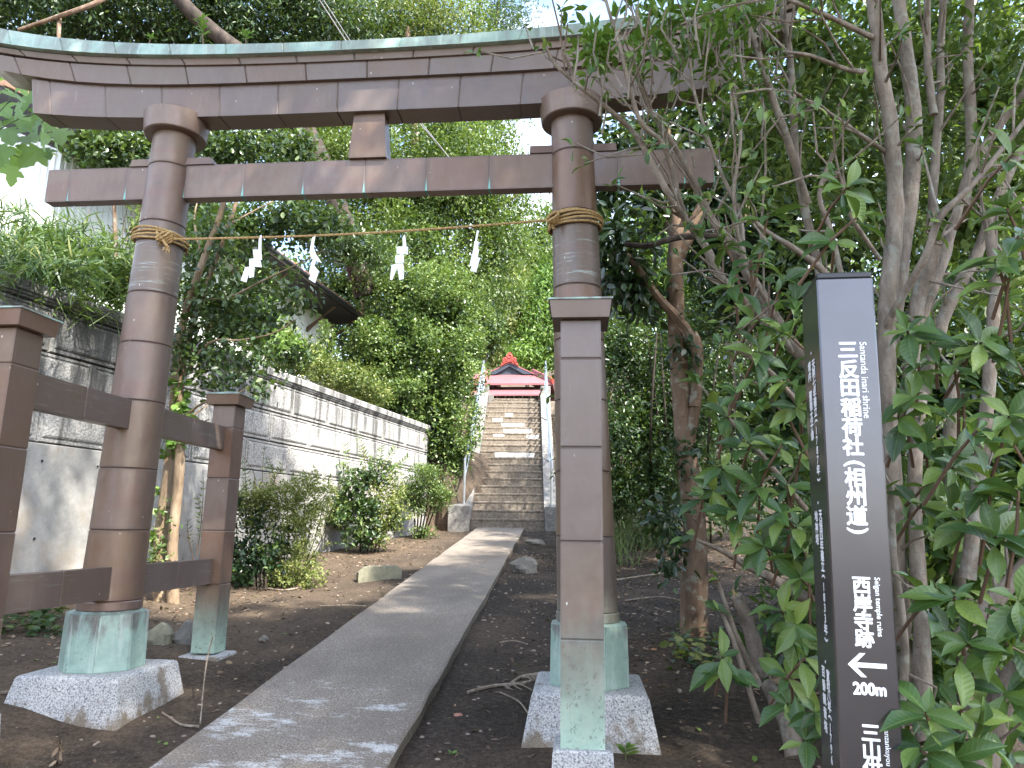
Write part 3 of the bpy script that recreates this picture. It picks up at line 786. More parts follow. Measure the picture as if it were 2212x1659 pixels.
def handrail(sd, lbl):
    hr = empty('handrail', tuple(spt(sd * .94, .1, .47)), lbl, 'handrail', 'steel handrails beside the stairs')
    u = sd * .90
    def cheek(y): return RISE + .20 + (y - .25) / (TREAD * 19 - .25) * (RISE * 18 + .10)
    ys = [.06, 2.05, 4.0, 5.62]
    H = .92
    tops = []
    for i, y in enumerate(ys):
        zb = cheek(y) if i else .44
        zt = cheek(max(y, .25)) + H + (.08 if i == 0 else 0)
        tops.append(spt(u, y, zt))
        MB().tube([spt(u, y, zb), spt(u, y, zt)], .026, 10).build('rail_post', 'steel', hr, True)
    MB().tube(tops[:1] + tops[1:] + [tops[-1] + SD * .02], .026, 10).build('top_rail', 'steel', hr, True)
    MB().tube([p - np.array([0, 0, .38]) for p in tops], .021, 10).build('middle_rail', 'steel', hr, True)
handrail(-1, 'steel pipe handrail on the left side wall of the stairway, beside the hedge')
handrail(1, 'steel pipe handrail on the right side wall of the stairway, partly behind the copper post')

# ------------------------------------------------------------------ shrine at the top
Yf = 24.0
shr = empty('shrine_building', (-2.78, 26, 4.7), 'small dark timber shrine with red hipped gable roof at the top of the stairs', 'shrine')
xc = -2.78; hw = 1.80; ez = 6.75; gy = Yf + .95
gl = spot(1047, 808.6, gy); gr = spot(1147, 808.6, gy); ap = spot(1096.6, 785, gy)
gh = (gr[0] - gl[0]) / 2; gzv = (gl[2] + gr[2]) / 2; az_ = ap[2]
mb = MB()
E0 = (xc - hw, Yf, ez); E1 = (xc + hw, Yf, ez); E2 = (xc + hw, Yf + 4.6, ez); E3 = (xc - hw, Yf + 4.6, ez)
A0 = (xc - gh, gy, gzv); A1 = (xc + gh, gy, gzv); A2 = (xc + gh, gy + 2.7, gzv); A3 = (xc - gh, gy + 2.7, gzv); R0 = (xc, gy - .14, az_); R1 = (xc, gy + 2.8, az_)
B0 = (xc - gh - .03, gy - .14, gzv); B1 = (xc + gh + .03, gy - .14, gzv)
T = lambda p, dz=-.07: (p[0], p[1], p[2] + dz)
def slab(P, th=.07):
    mb.prism([T(p, 0) for p in P][::-1], (0, 0, -th))
mb = MB(); slab([E0, E1, A1, A0]); mb.build('front_roof', 'roof_red', shr)
for a_, b_, c_, d_ in ((E1, E2, A2, A1), (E3, E0, A0, A3), (E2, E3, A3, A2)):
    mb = MB(); slab([a_, b_, c_, d_]); mb.build('side_roof', 'roof_red', shr)
for s in (-1, 1):
    mb = MB(); slab([(xc + s * (gh + .1), gy - .16, gzv - .02), (xc, gy - .16, az_ + .02), (xc, gy + 2.8, az_ + .02), (xc + s * (gh + .1), gy + 2.8, gzv - .02)], .05); mb.build('upper_roof', 'roof_red', shr)
    # barge board
    P = [(xc + s * (gh - .02), gy - .15, gzv - .03), (xc, gy - .15, az_ - .035), (xc, gy - .15, az_ - .15), (xc + s * (gh - .36), gy - .15, gzv - .03)]
    MB().prism(P, (0, .05, 0)).build('barge_board', 'gable_blue', shr)
    # hip ridge with end ornament
    c0 = np.array(E1 if s > 0 else E0); c1 = np.array(A1 if s > 0 else A0); d_ = c1 - c0
    n_ = np.cross(d_, [0, 0, 1.]); n_ /= np.linalg.norm(n_)
    mb = MB(); mb.rings([[p + n_ * .075, p - n_ * .075, p - n_ * .06 + [0, 0, .19], p + n_ * .06 + [0, 0, .19]] for p in (c0 + d_ * .1, c1 + [0, 0, .02])]); mb.build('hip_ridge', 'roof_red', shr)
    mb = MB()
    for i in range(3): mb.tube([c0 + d_ * .1 + [-.02 * i * s, -.04, .02 + .075 * i], c0 + d_ * .0 + [0, -.06, .02 + .075 * i]], .062 - .008 * i, 10)
    mb.build('ridge_end_ornament', 'ornament_red', shr, True)
MB().prism([(xc - gh + .1, gy - .05, gzv - .03), (xc + gh - .1, gy - .05, gzv - .03), (xc, gy - .05, az_ - .05)], (0, .05, 0)).build('gable_panel', 'gable_blue', shr)
MB().box((xc, gy + 1.3, az_ + .07), (.09, 1.45, .09), None, .02).build('main_ridge', 'roof_red', shr)
# scrolled ridge ornament
mb = MB(); yo = gy - .22; z0 = az_ - .03
out = [(-.36, -.12), (-.33, .02), (-.27, .0), (-.25, .12), (-.29, .18), (-.22, .25), (-.14, .22), (-.12, .33), (-.06, .42), (0, .45), (.06, .42), (.12, .33), (.14, .22), (.22, .25), (.29, .18), (.25, .12), (.27, .0), (.33, .02), (.36, -.12), (.2, -.02), (0, .06), (-.2, -.02)]
mb.prism([(xc + x, yo, z0 + z) for x, z in out], (0, .10, 0)); mb.build('ridge_ornament', 'ornament_red', shr)
mb = MB()
def ringt(cx, cz, r, t): mb.tube([(cx + r * math.cos(2 * math.pi * i / 14), yo - .012, cz + r * math.sin(2 * math.pi * i / 14)) for i in range(15)], t, 6, False)
ringt(xc, z0 + .28, .075, .022)
for s in (-1, 1):
    ringt(xc + s * .19, z0 + .15, .05, .02); ringt(xc + s * .24, z0 + .06, .035, .016); ringt(xc + s * .10, z0 + .13, .04, .016)
mb.build('scroll', 'ornament_red', shr.children[-1] if False else bpy.data.objects['ridge_ornament'], True)
# porch roof, beams, body
p0 = spot(1100, 852, 23.3); p1 = spot(1100, 843, 23.9); xr_ = spot(1169, 852, 23.3)[0]
mb = MB(); mb.prism([(2 * xc - xr_ - .1, 23.3, p0[2]), (xr_, 23.3, p0[2]), (xr_, 24.4, p1[2] + .16), (2 * xc - xr_ - .1, 24.4, p1[2] + .16)], (0, 0, -.05)); mb.build('porch_roof', 'roof_red', shr)
MB().box((xc, 23.55, p0[2] - .22), (1.42, .06, .06)).build('porch_beam', 'timber_dark', shr)
rm = None
for i in range(9):
    x = xc - 1.3 + 2.6 * i / 8
    o = MB().tube([(x, 23.36, p0[2] - .085), (x, 24.3, p0[2] - .02)], .026, 7).build('rafter', 'cheek_concrete' if False else 'timber_dark', shr)
    MB().tube([(x, 23.345, p0[2] - .086), (x, 23.362, p0[2] - .085)], .023, 8).build('rafter_cap', 'stone_gray', o)
for x in (xc - 1.30, xc + 1.30, xc - .5, xc + .5):
    MB().box((x, 23.55, 5.2), (.06, .06, .75)).build('porch_post', 'timber_dark', shr)
MB().box((xc, 26.2, 5.7), (1.45, 1.3, 1.05)).build('shrine_body', 'timber_dark', shr)
for i in range(7):
    MB().box((xc - 1.2 + 2.4 * i / 6, 24.885, 5.6), (.03, .015, .8)).build('lattice_bar', 'stem_brown', shr)
MB().prism([(xc - .14, 23.5, p0[2] - .28), (xc + .16, 23.5, p0[2] - .28), (xc + .08, 23.5, p0[2] - .40), (xc - .07, 23.5, p0[2] - .40)], (0, .02, 0)).build('hanging_cloth', 'wall_concrete', shr)

# ------------------------------------------------------------------ house behind the wall
h0 = np.array([-5.70, 3.6, 5.83]); h1 = np.array([-4.90, 11.8, 5.83]); HD = (h1 - h0) / np.linalg.norm(h1 - h0); HN = np.array([HD[1], -HD[0], 0])
house = empty('old_house', tuple(h0 + np.array([-1.5, 2, -2.9])), 'old house with white corrugated walls and a red tiled roof edge behind the stone wall', 'house')
HL = np.linalg.norm(h1 - h0)
def hp(s, d, z): return h0 + HD * s + HN * d + np.array([0, 0, z - 5.83])
# roof plane rises away from the eave
mb = MB(); mb.prism([hp(-.1, 0, 5.86), hp(HL, 0, 5.86), hp(HL, -4.5, 7.95), hp(-.1, -4.5, 7.95)], (0, 0, -.10)); mb.build('roof', 'timber_dark', house)
o_ = bpy.data.objects['roof']
mb = MB(); nt_ = 38
for i in range(nt_):
    s = HL * (i + .5) / nt_
    m2 = MB(); r_ = random.Random(i)
    a = .105; prof2 = [(s + a * math.cos(t) , .045 * math.sin(t) + r_.uniform(-.004, .004)) for t in [math.pi * k / 6 for k in range(7)]]
    rs = [[hp(q, .06 + r_.uniform(-.015, .015), 5.87 + z) for q, z in prof2], [hp(q, -.35, 6.05 + z) for q, z in prof2]]
    m2.rings(rs); m2.build('eave_tile', 'tile_red', house)
for row in range(1, 11):
    m2 = MB()
    for i in range(nt_):
        s = HL * (i + .5) / nt_; a = .105
        rs = [[hp(s + a * math.cos(t), -.30 * row + .05, 5.885 + .1395 * row + .045 * math.sin(t)) for t in [math.pi * k / 4 for k in range(5)]], [hp(s + a * math.cos(t), -.30 * row - .32, 6.055 + .1395 * row + .045 * math.sin(t)) for t in [math.pi * k / 4 for k in range(5)]]]
        m2.rings(rs)
    tag(m2.build('tile_row', 'tile_red', house), kind='stuff')
MB().tube([hp(-.05, .10, 5.80), hp(HL + .05, .10, 5.80)], .05, 10).build('gutter', 'gutter_black', house, True)
mb = MB(); mb.prism([hp(-.1, .02, 5.77), hp(HL, .02, 5.77), hp(HL, -.72, 5.72), hp(-.1, -.72, 5.72)], (0, 0, .03)); mb.build('eave_soffit', 'timber_dark', house)
for i in range(8): MB().prism([hp(.6 + i * 1.05, -.70, 5.2), hp(.6 + i * 1.05, -.70, 5.3), hp(.6 + i * 1.05, -.08, 5.72), hp(.6 + i * 1.05, -.14, 5.72)], HD * .06).build('eave_bracket', 'stem_brown', house)
def siding(fn, L_, z0, z1, name):
    mb = MB(); n = int(L_ / .1); pts = []
    for i in range(n):
        x = i * .1; pts += [(x, 0), (x + .062, 0), (x + .072, .016), (x + .09, .016)]
    pts.append((n * .1, 0))
    V = [fn(x, d, z) for x, d in pts for z in (z0, z1 if not callable(z1) else z1(x))]
    F = [(2 * i, 2 * i + 2, 2 * i + 3, 2 * i + 1) for i in range(len(pts) - 1)]
    mb.add(V, F)
    # back skin gives the sheet its thickness
    b0 = [fn(0, -.06, z0), fn(n * .1, -.06, z0), fn(n * .1, -.06, z1 if not callable(z1) else z1(n * .1)), fn(0, -.06, z1 if not callable(z1) else z1(0))]
    mb.add(b0, [(3, 2, 1, 0)])
    return mb.build(name, 'house_siding', house)
siding(lambda s, d, z: hp(s + .25, -.72 + d, z), HL - .4, 2.6, 5.75, 'corrugated_siding')
GS = hp(.25, -.72, 0)
siding(lambda s, d, z: np.array([GS[0], GS[1], 0]) - HN * s + HD * (-d) + np.array([0, 0, z]), 6.4, 2.6, lambda x: min(5.72 + .464 * (x + .0), 7.4), 'corrugated_siding')
for i in range(26):
    s = -.10 + .012 * (i % 3); d0 = -.18 * i - .05
    q = random.Random(i)
    a_ = hp(s - q.uniform(0, .10), d0, 5.90 + .464 * (.18 * i + .05)); b_ = hp(s - q.uniform(0, .10), d0 - .165, 5.90 + .464 * (.18 * i + .215))
    MB().prism([a_, b_, b_ + HD * .4, a_ + HD * .4], (0, 0, -.05 - q.uniform(0, .03))).build('verge_shingle', 'shake_brown', house)

# ------------------------------------------------------------------ sign post
th = R(-5.4); ln = R(1.15)
SNn = np.array([math.sin(th), -math.cos(th), 0]); _r = np.array([math.cos(th), math.sin(th), 0])
SU = np.array([0, 0, 1]) * math.cos(ln) + _r * math.sin(ln); SRr = _r * math.cos(ln) - np.array([0, 0, 1]) * math.sin(ln)
SA = np.array([.664, -1.806, 1.23])
sign = empty('sign_post', tuple(SA + SU * -1.2 + SRr * .075), 'dark grey metal guide post with white Japanese lettering and a left pointing arrow', 'guide post')
sw, sdp = .150, .212
ROTS = np.array([SRr, -SNn, SU])
MB().box(SA + SRr * sw / 2 - SNn * sdp / 2 + SU * (-.27), (sw / 2, sdp / 2, .948), ROTS, .004).build('post_body', 'sign_metal', sign)
MB().box(SA + SRr * sw / 2 - SNn * sdp / 2 + SU * .687, (sw / 2 - .003, sdp / 2 - .003, .009), ROTS, .003).build('post_cap', 'gutter_black', sign)

def glyphs(ch, size):
    cu = bpy.data.curves.new('letters', 'FONT'); cu.body = ch; cu.size = 1; cu.resolution_u = 3
    o = bpy.data.objects.new('letters', cu); COL.objects.link(o)
    dg = bpy.context.evaluated_depsgraph_get(); dg.update()
    me = o.evaluated_get(dg).to_mesh()
    P = np.array([v.co[:] for v in me.vertices]); Fc = [tuple(p.vertices) for p in me.polygons]
    o.evaluated_get(dg).to_mesh_clear(); bpy.data.objects.remove(o); bpy.data.curves.remove(cu)
    return P[:, :2] * size, Fc
def lay(mb, P, Fc, face, bold=.001):
    """heavy rounded strokes: the letter is laid down several times in a small circle, each a hair prouder"""
    n = 10 if bold else 1
    for k in range(n + 1 if bold else 1):
        a = 2 * math.pi * k / n; dx, dy = (bold * math.cos(a), bold * math.sin(a)) if k < n and bold else (0, 0)
        proud = .0008 + .00007 * k
        out = []
        for x, y in P:
            x, y = x + dx, y + dy
            out.append(SA + SRr * x + SU * y + SNn * proud if face == 'front' else SA - SNn * x + SU * y - SRr * proud)
        mb.add(out, Fc)
def column(name, chars, face, size, bold=.0016, sx=1.):
    """chars: list of (character, u, v, rotated)"""
    mb = MB()
    for ch, u, v, rot in chars:
        P, Fc = glyphs(ch, size)
        c = (P.max(0) + P.min(0)) / 2; P = P - c
        if rot: P = np.stack([P[:, 1], -P[:, 0]], 1)
        P[:, 0] *= sx * (1 if face == 'front' else -1)
        lay(mb, P + [u, v], Fc, face, bold)
    return mb.build(name, 'lettering', sign)
def line_down(name, text, u, v_top, v_bot, face='front', bold=.0003):
    P, Fc = glyphs(text, 1); P = P - [P[:, 0].min(), (P[:, 1].max() + P[:, 1].min()) / 2]
    s = (v_top - v_bot) / P[:, 0].max()
    P = P * s; P = np.stack([P[:, 1] + u, v_top - P[:, 0]], 1)
    mb = MB(); lay(mb, P, Fc, face, bold); return mb.build(name, 'lettering', sign)
KS = .0545
k1 = list(zip('三反田稲荷社', (.468, .4127, .3604, .3062, .2526, .1995)))
k1 = [(c, .0722, v, False) for c, v in k1] + [('(', .072, .152, True), ('相', .072, .1153, False), ('州', .072, .0659, False), ('道', .072, .0146, False), (')', .0715, -.0255, True)]
column('place_name', k1, 'front', KS, .0019)
line_down('english_name', 'Santanda inari shrine', .1125, .4893, .2761)
k2 = [(c, .0735, v, False) for c, v in zip('西岸寺跡', (-.1652, -.2097, -.2537, -.2973))]
column('place_name', k2, 'front', .0475, .0016)
line_down('english_name', 'Seigan temple ruins', .1105, -.1437, -.2907)
k3 = [(c, .0755, v, False) for c, v in zip('三山供', (-.5244, -.5657, -.608))]
column('place_name', k3, 'front', .0475, .0016)
line_down('english_name', 'Sanzankuyou', .112, -.5075, -.598)
mb = MB()
aw = [(.0298, -.363), (.060, -.3340), (.0735, -.3340), (.0505, -.3575), (.1227, -.3575), (.1227, -.3690), (.0505, -.3690), (.0740, -.3922), (.0605, -.3922)]
P = [SA + SRr * u + SU * v + SNn * .0004 for u, v in aw]
mb.prism(P, SNn * .001); mb.build('arrow', 'lettering', sign)
P, Fc = glyphs('200m', 1); P = P - P.min(0); P = P / P.max(0)
P = P * [.0766, .0285] + [.0405, -.4345]
mb = MB(); lay(mb, P, Fc, 'front', .0017); mb.build('distance', 'lettering', sign)
def side_col(right, left, dot, r0, r1, l0, l1):
    n = len(right)
    ch = [(c, .0850, r0 + (r1 - r0) * i / (n - 1), c in '()') for i, c in enumerate(right)]
    m_ = len(left)
    ch += [(c, .139, l0 + (l1 - l0) * i / (m_ - 1), False) for i, c in enumerate(left) if c != ' ']
    ch.append(('・', .1075, dot, False))
    column('side_text', ch, 'left', .031, .0014, 1.3)
side_col('天明七年建立(1787年)', '境内 聖徳太子像', .4847, .4464, .1136, .4501, .246)
side_col('天保四年建立(1833年)', '地神塔', .0498, .0152, -.3174, .0135, -.0514)
side_col('寛政八年(1796', '百番観音塔', -.3776, -.4083, -.6185, -.4082, -.5496)

# ------------------------------------------------------------------ guy cable, loose stones
cab = []
for dx in (0, 9):
    cab.append([spot(640 + dx, -80, 6.5), spot(690 + dx, 0, 7.2), spot(745 + dx, 85, 7.8), spot(907 + dx * .5, 267, 9), spot(970, 340, 9.6)])
cb = tag(MB().tube(cab[0], .009, 6).build('guy_cable', 'cable_gray'), 'thin grey twin cable slanting down behind the lintel among the trees', 'cable')
MB().tube(cab[1], .007, 6).build('second_strand', 'cable_gray', cb)

def rock(name, c, r, label, cat, mat, seed, group=None):
    q = random.Random(seed); ph = [q.uniform(0, 6) for _ in range(6)]
    rs = []; n = 14
    for i in range(9):
        t = math.pi * i / 8; ring = []
        for j in range(n):
            a = 2 * math.pi * j / n
            d = np.array([math.sin(t) * math.cos(a), math.sin(t) * math.sin(a), math.cos(t)])
            k = 1 + .16 * math.sin(2.3 * d[0] * 2 + ph[0]) * math.sin(3 * d[1] + ph[1]) + .12 * math.sin(5 * d[2] + ph[2] + 3 * d[0]) + .05 * math.sin(9 * d[0] + 7 * d[1] + ph[3])
            k = k * .86 + .14 * round(k * 4) / 4
            ring.append(np.array(c) + d * k * np.array(r))
        rs.append(ring)
    o = MB().rings(rs).build(name, mat, None, 25)
    return tag(o, label, cat, group)
def on(px, py): return G(px, py)
q = on(1130, 1238); rock('boulder', q + [0, .10, .05], (.17, .14, .13), 'brown rounded boulder lying against the right edge of the path', 'boulder', 'stone_gray', 3)
q = on(1155, 1178); rock('paving_stone', q + [0, .1, .03], (.17, .12, .07), 'flat topped grey stone by the path just before the stairs', 'stone', 'stone_gray', 8)
q = on(335, 1392); rock('rough_stone', q + [0, .05, .03], (.11, .09, .09), 'pale rough stone on the soil between left pillar foot and low post', 'stone', 'stone_mossy', 4)
q = on(395, 1390); rock('rough_stone', q + [-.0, .05, .03], (.10, .08, .10), 'darker rough stone leaning beside the low post foot', 'stone', 'stone_gray', 6)
q = on(570, 1384); rock('small_stone', q + [0, 0, .01], (.033, .025, .025), 'small round grey stone alone on bare soil left of the path', 'stone', 'stone_gray', 7)
q = on(990, 1549); rock('flat_chip', q, (.03, .02, .02), 'reddish stone chip on dark soil right of the path edge', 'stone', 'tile_red', 9)
# broken kerb block
q0 = on(775, 1258); q1 = on(868, 1252)
d_ = q1 - q0; d_ /= np.linalg.norm(d_); b_ = np.cross([0, 0, 1], d_)
mb = MB(); rs = []; rq = random.Random(4); L_ = np.linalg.norm(q1 - q0)
for i in range(9):
    t = i / 8; e = .05 if i in (0, 8) else 0
    rs.append([q0 + d_ * (L_ * t) + b_ * y + np.array([0, 0, z]) + np.array([rq.uniform(-.008, .008)] * 3) for y, z in ((-.01 + e * .3, -.04), (.0, .05 - e * .4), (.015, .155 - e), (.05, .165 - e), (.055, .15 - e), (.11, .15 - e), (.14, -.04))])
mb.rings(rs); tag(mb.build('kerb_fragment', 'stone_mossy'), 'broken mossy concrete kerb block lying left of the path', 'kerb block')
# ================================================================== PLANTS
def tmpl(kind):
    if kind == 'diamond':
        v = [(0, 0, 0), (.42, .5, .10), (1, 0, -.06), (.42, -.5, .10)]; f = [(0, 2, 1), (0, 3, 2)]
    elif kind == 'oval':
        v = [(0, 0, 0), (.26, .42, .07), (.66, .40, .06), (1, 0, -.08), (.66, -.40, .06), (.26, -.42, .07)]; f = [(0, 3, 2, 1), (0, 5, 4, 3)]
    elif kind == 'round':
        v = [(0, 0, 0), (.25, .40, .06), (.6, .5, .08), (.9, .26, .0), (1, 0, -.05), (.9, -.26, .0), (.6, -.5, .08), (.25, -.40, .06)]; f = [(0, 4, 3, 2), (0, 2, 1), (0, 6, 5, 4), (0, 7, 6)]
    elif kind == 'blade':
        v = []; f = []
        for i in range(6):
            t = i / 5; w = .5 * math.sin(math.pi * (.08 + .92 * t)) ** .8 if i < 5 else .02; z = -.55 * t * t
            v += [(t, w, z + .04), (t, -w, z + .04)]
        f = [(2 * i, 2 * i + 1, 2 * i + 3, 2 * i + 2) for i in range(5)]
    elif kind == 'fine':          # obovate leaf with a midrib fold and a drooping tip
        v = []; f = []; ws = (.03, .20, .36, .47, .5, .40, .20, .01)
        for i, w in enumerate(ws):
            t = i / 7; z = .10 * math.sin(t * 2.4) - .26 * t * t
            e = .008 * (1 if i % 2 else -1)
            v += [(t, w, z + .30 * w + e * .4), (t, w * .5, z + .10 * w), (t, 0, z), (t, -w * .5, z + .10 * w), (t, -w, z + .30 * w - e * .4)]
        for i in range(7):
            for j in range(4): f.append((5 * i + j, 5 * i + j + 1, 5 * i + 5 + j + 1, 5 * i + 5 + j))
    elif kind == 'palm':          # palmate maple leaf, five toothed lobes
        o = [(0, 0)]
        lob = [(-115, .42), (-62, .72), (0, 1.0), (62, .72), (115, .42)]
        pts = []
        for k, (a, r) in enumerate(lob):
            a = R(a)
            for da, q in ((-.46, .66), (-.30, .74), (-.17, .86), (0, 1.0), (.17, .86), (.30, .74), (.46, .66)):
                pts.append((.22 + r * q * math.cos(a + da * (1.1 if r < .6 else .85)), r * q * math.sin(a + da)))
            if k < 4: am = R((lob[k][0] + lob[k + 1][0]) / 2); pts.append((.22 + .50 * math.cos(am), .50 * math.sin(am)))
        v = [(.22, 0, 0)] + [(x, y, .06 * abs(y) - .12 * max(0, x - .2) ** 2 - .08 * y * y) for x, y in pts]
        n = len(pts); f = [(0, i + 1, i) for i in range(1, n)] + [(0, 1, n)]
    return np.array(v, float), f

TM = {k: tmpl(k) for k in ('diamond', 'oval', 'round', 'blade', 'fine', 'palm')}

def nrm(a): return a / (np.linalg.norm(a, axis=-1, keepdims=True) + 1e-9)

def leaf_object(name, kind, P, D, N, size, width, mat, parent, rg, okind='stuff', uv=False):
    """many leaves in one mesh: at P, growing along D, facing N"""
    T, F = TM[kind]; n = len(P); m = len(T)
    D = nrm(D); B = nrm(np.cross(N, D)); N = np.cross(D, B)
    size = np.broadcast_to(np.asarray(size, float), (n,)); width = np.broadcast_to(np.asarray(width, float), (n,))
    v = P[:, None, :] + size[:, None, None] * (T[None, :, 0, None] * D[:, None, :] + (T[None, :, 1, None] * width[:, None, None]) * B[:, None, :] + T[None, :, 2, None] * N[:, None, :] * (.6 if kind != 'blade' else 1))
    v = v.reshape(-1, 3)
    lens = np.array([len(f) for f in F]); flat = np.concatenate([np.array(f) for f in F])
    loops = (np.arange(n)[:, None] * m + flat[None, :]).ravel()
    tot = np.tile(lens, n); start = np.concatenate([[0], np.cumsum(tot)[:-1]])
    me = bpy.data.meshes.new(name)
    me.vertices.add(len(v)); me.vertices.foreach_set('co', v.astype(np.float32).ravel())
    me.loops.add(len(loops)); me.loops.foreach_set('vertex_index', loops.astype(np.int32))
    me.polygons.add(len(tot)); me.polygons.foreach_set('loop_start', start.astype(np.int32)); me.polygons.foreach_set('loop_total', tot.astype(np.int32))
    me.update(calc_edges=True)
    a = me.attributes.new('rnd', 'FLOAT', 'FACE'); a.data.foreach_set('value', np.repeat(rg.random(n), len(F)).astype(np.float32))
    if uv:
        u = me.attributes.new('luv', 'FLOAT_VECTOR', 'POINT')
        q = np.zeros((n, m, 3), np.float32); q[:, :, 0] = T[None, :, 0]; q[:, :, 1] = T[None, :, 1]
        u.data.foreach_set('vector', q.ravel())
        me.polygons.foreach_set('use_smooth', [True] * len(tot))
    me.materials.append(MAT[mat])
    o = bpy.data.objects.new(name, me); COL.objects.link(o)
    if okind: o['kind'] = okind
    return hang(o, parent)

def rosettes(C, A, per, rg, spread=1.0, jit=.03):
    """per leaves round each twig tip C pointing along A"""
    n = len(C); C = np.repeat(C, per, 0); A = np.repeat(A, per, 0)
    rd = nrm(rg.normal(size=C.shape))
    D = nrm(A * rg.uniform(.15, .9, (len(C), 1)) + rd * spread)
    N = nrm(A * .7 + np.array([0, 0, .7]) + rg.normal(size=C.shape) * .35)
    N = N - D * (N * D).sum(1, keepdims=True)
    return C + rg.normal(size=C.shape) * jit, D, nrm(N)

def blob_points(rg, blobs, n, shell=.28, bump=.22):
    """n points spread through ellipsoids, denser towards the outside, with a lumpy outline"""
    b = np.array(blobs, float); w = (b[:, 3] * b[:, 4] + b[:, 3] * b[:, 5] + b[:, 4] * b[:, 5]); w /= w.sum()
    k = rg.choice(len(b), n, p=w); b = b[k]
    d = nrm(rg.normal(size=(n, 3)))
    ph = b[:, :3]
    lump = 1 + bump * np.sin(4.1 * d[:, 0] + 3 * ph[:, 0]) * np.sin(3.7 * d[:, 1] + 2 * ph[:, 1] + 1) + bump * .6 * np.sin(8.3 * d[:, 2] + ph[:, 2]) * np.sin(7.1 * d[:, 0] + ph[:, 1]) + bump * .35 * np.sin(15 * d[:, 0]) * np.sin(14 * d[:, 2] + 2)
    r = (1 - np.abs(rg.normal(size=n)) * shell).clip(.1, 1) * lump
    return b[:, :3] + d * b[:, 3:] * r[:, None], nrm(d / b[:, 3:])

def crown(name, parent, blobs, n, per, size, width, mat, seed, kind='oval', up=.35, spread=.9, jit=.05, shell=.28, bump=.22, droop=0., rag=0):
    rg = np.random.default_rng(seed)
    if rag:
        extra = []
        for b in blobs:
            for _ in range(rag):
                d = nrm(rg.normal(size=3) + [0, -.3, .35]); k = rg.uniform(.22, .42)
                extra.append((*(np.array(b[:3]) + d * np.array(b[3:]) * rg.uniform(.85, 1.2)), *(np.array(b[3:]) * k)))
        blobs = list(blobs) + extra
    C, A = blob_points(rg, blobs, n, shell, bump)
    A = nrm(A + np.array([0, 0, up]) + rg.normal(size=A.shape) * .25)
    P, D, N = rosettes(C, A, per, rg, spread, jit)
    D[:, 2] -= droop; D = nrm(D)
    s = size * rg.uniform(.65, 1.2, len(P))
    return leaf_object(name, kind, P, D, N, s, width, mat, parent, rg)

def limb(name, path, r0, r1, mat, parent, n=8, k=4, wob=.05, seed=0):
    p = refine(path, k); m = len(p) - 1
    return MB().tube(p, [r0 + (r1 - r0) * (i / m) ** .8 for i in range(m + 1)], n, True, wob, random.Random(seed)).build(name, mat, parent, True)

def B(px, py, Y, rx, rz, ry=None):
    """crown lobe centred on a survey point; rx, rz in survey pixels at that distance"""
    c = spot(px, py, Y); s = np.linalg.norm(c - CAM) / 1568.9
    return (*c, rx * s, (ry if ry is not None else (rx + rz) / 2 * s), rz * s)

def tree(name, base, lab, cat, group=None):
    return empty(name, tuple(base), lab, cat, group)

# ---- great dark tree over the lintel, upper left ------------------------------
Y0 = 10.5
t = tree('broadleaf_tree', spot(760, 640, Y0 + .5), 'huge dark evergreen tree with leaning bare limbs, spreading over the top left', 'tree')
limb('trunk', [spot(790, 640, Y0 + .5), spot(720, 420, Y0), spot(660, 280, Y0 - .2), spot(560, 150, Y0 - .5), spot(470, 75, Y0 - .6), spot(390, 0, Y0 - .6), spot(330, -110, Y0 - .4)], .24, .15, 'bark_dark', t, 10)
limb('branch', [spot(40, 65, 8.8), spot(128, 35, 8.8), spot(220, 0, 9.0), spot(330, -70, 9.6)], .035, .06, 'bark_tan', t)
limb('branch', [spot(128, 35, 8.9), spot(126, 110, 8.8)], .05, .03, 'bark_tan', t)
bl = [B(40, -40, 10, 190, 110), B(250, -30, 11, 200, 110), B(450, 10, 11.5, 180, 90), B(620, 0, 12, 170, 95), B(150, 60, 12, 160, 75), B(330, 70, 12.5, 170, 60), B(520, 85, 12.6, 160, 60), B(-60, 70, 10, 120, 90), B(720, 30, 13, 150, 80)]
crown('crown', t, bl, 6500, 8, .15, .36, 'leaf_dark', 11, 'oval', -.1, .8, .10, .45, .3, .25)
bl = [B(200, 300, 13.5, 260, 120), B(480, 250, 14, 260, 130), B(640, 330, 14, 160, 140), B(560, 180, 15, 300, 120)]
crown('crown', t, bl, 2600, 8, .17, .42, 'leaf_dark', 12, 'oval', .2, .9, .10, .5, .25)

# ---- sunlit tree in the middle, over the left of the stairs --------------------
t = tree('broadleaf_tree', spot(1000, 820, 14.5), 'tall sunlit evergreen tree rising behind the tie beam, left of the sky gap', 'tree')
limb('trunk', [spot(940, 900, 14.4), spot(930, 620, 14.3), spot(900, 350, 14.2), spot(880, 60, 14.2)], .20, .07, 'bark_tan', t)
limb('branch', [spot(930, 620, 14.2), spot(1040, 480, 13.8), spot(1120, 420, 13.6)], .07, .03, 'bark_tan', t)
bl = [B(880, 330, 14, 170, 110), B(1010, 330, 14, 120, 95), B(800, 450, 13.6, 130, 120), B(960, 470, 13.4, 150, 110), B(1075, 400, 14, 75, 90), B(1100, 500, 14, 70, 90), B(860, 560, 12.8, 150, 90), B(1060, 590, 13.4, 85, 90), B(740, 330, 14.6, 110, 100), B(950, 400, 13.8, 170, 90)]
crown('crown', t, bl, 10500, 7, .098, .50, 'leaf_mid', 21, 'oval', .45, .9, .09, .3, .3, rag=5)
bl = [B(800, 30, 15, 150, 75), B(930, 15, 15.4, 110, 75), B(880, 80, 15.2, 180, 50), B(690, 60, 14.4, 100, 60)]
crown('crown', t, bl, 4400, 7, .10, .42, 'leaf_yellow', 22, 'oval', .3, .9, .09, .35, .3)
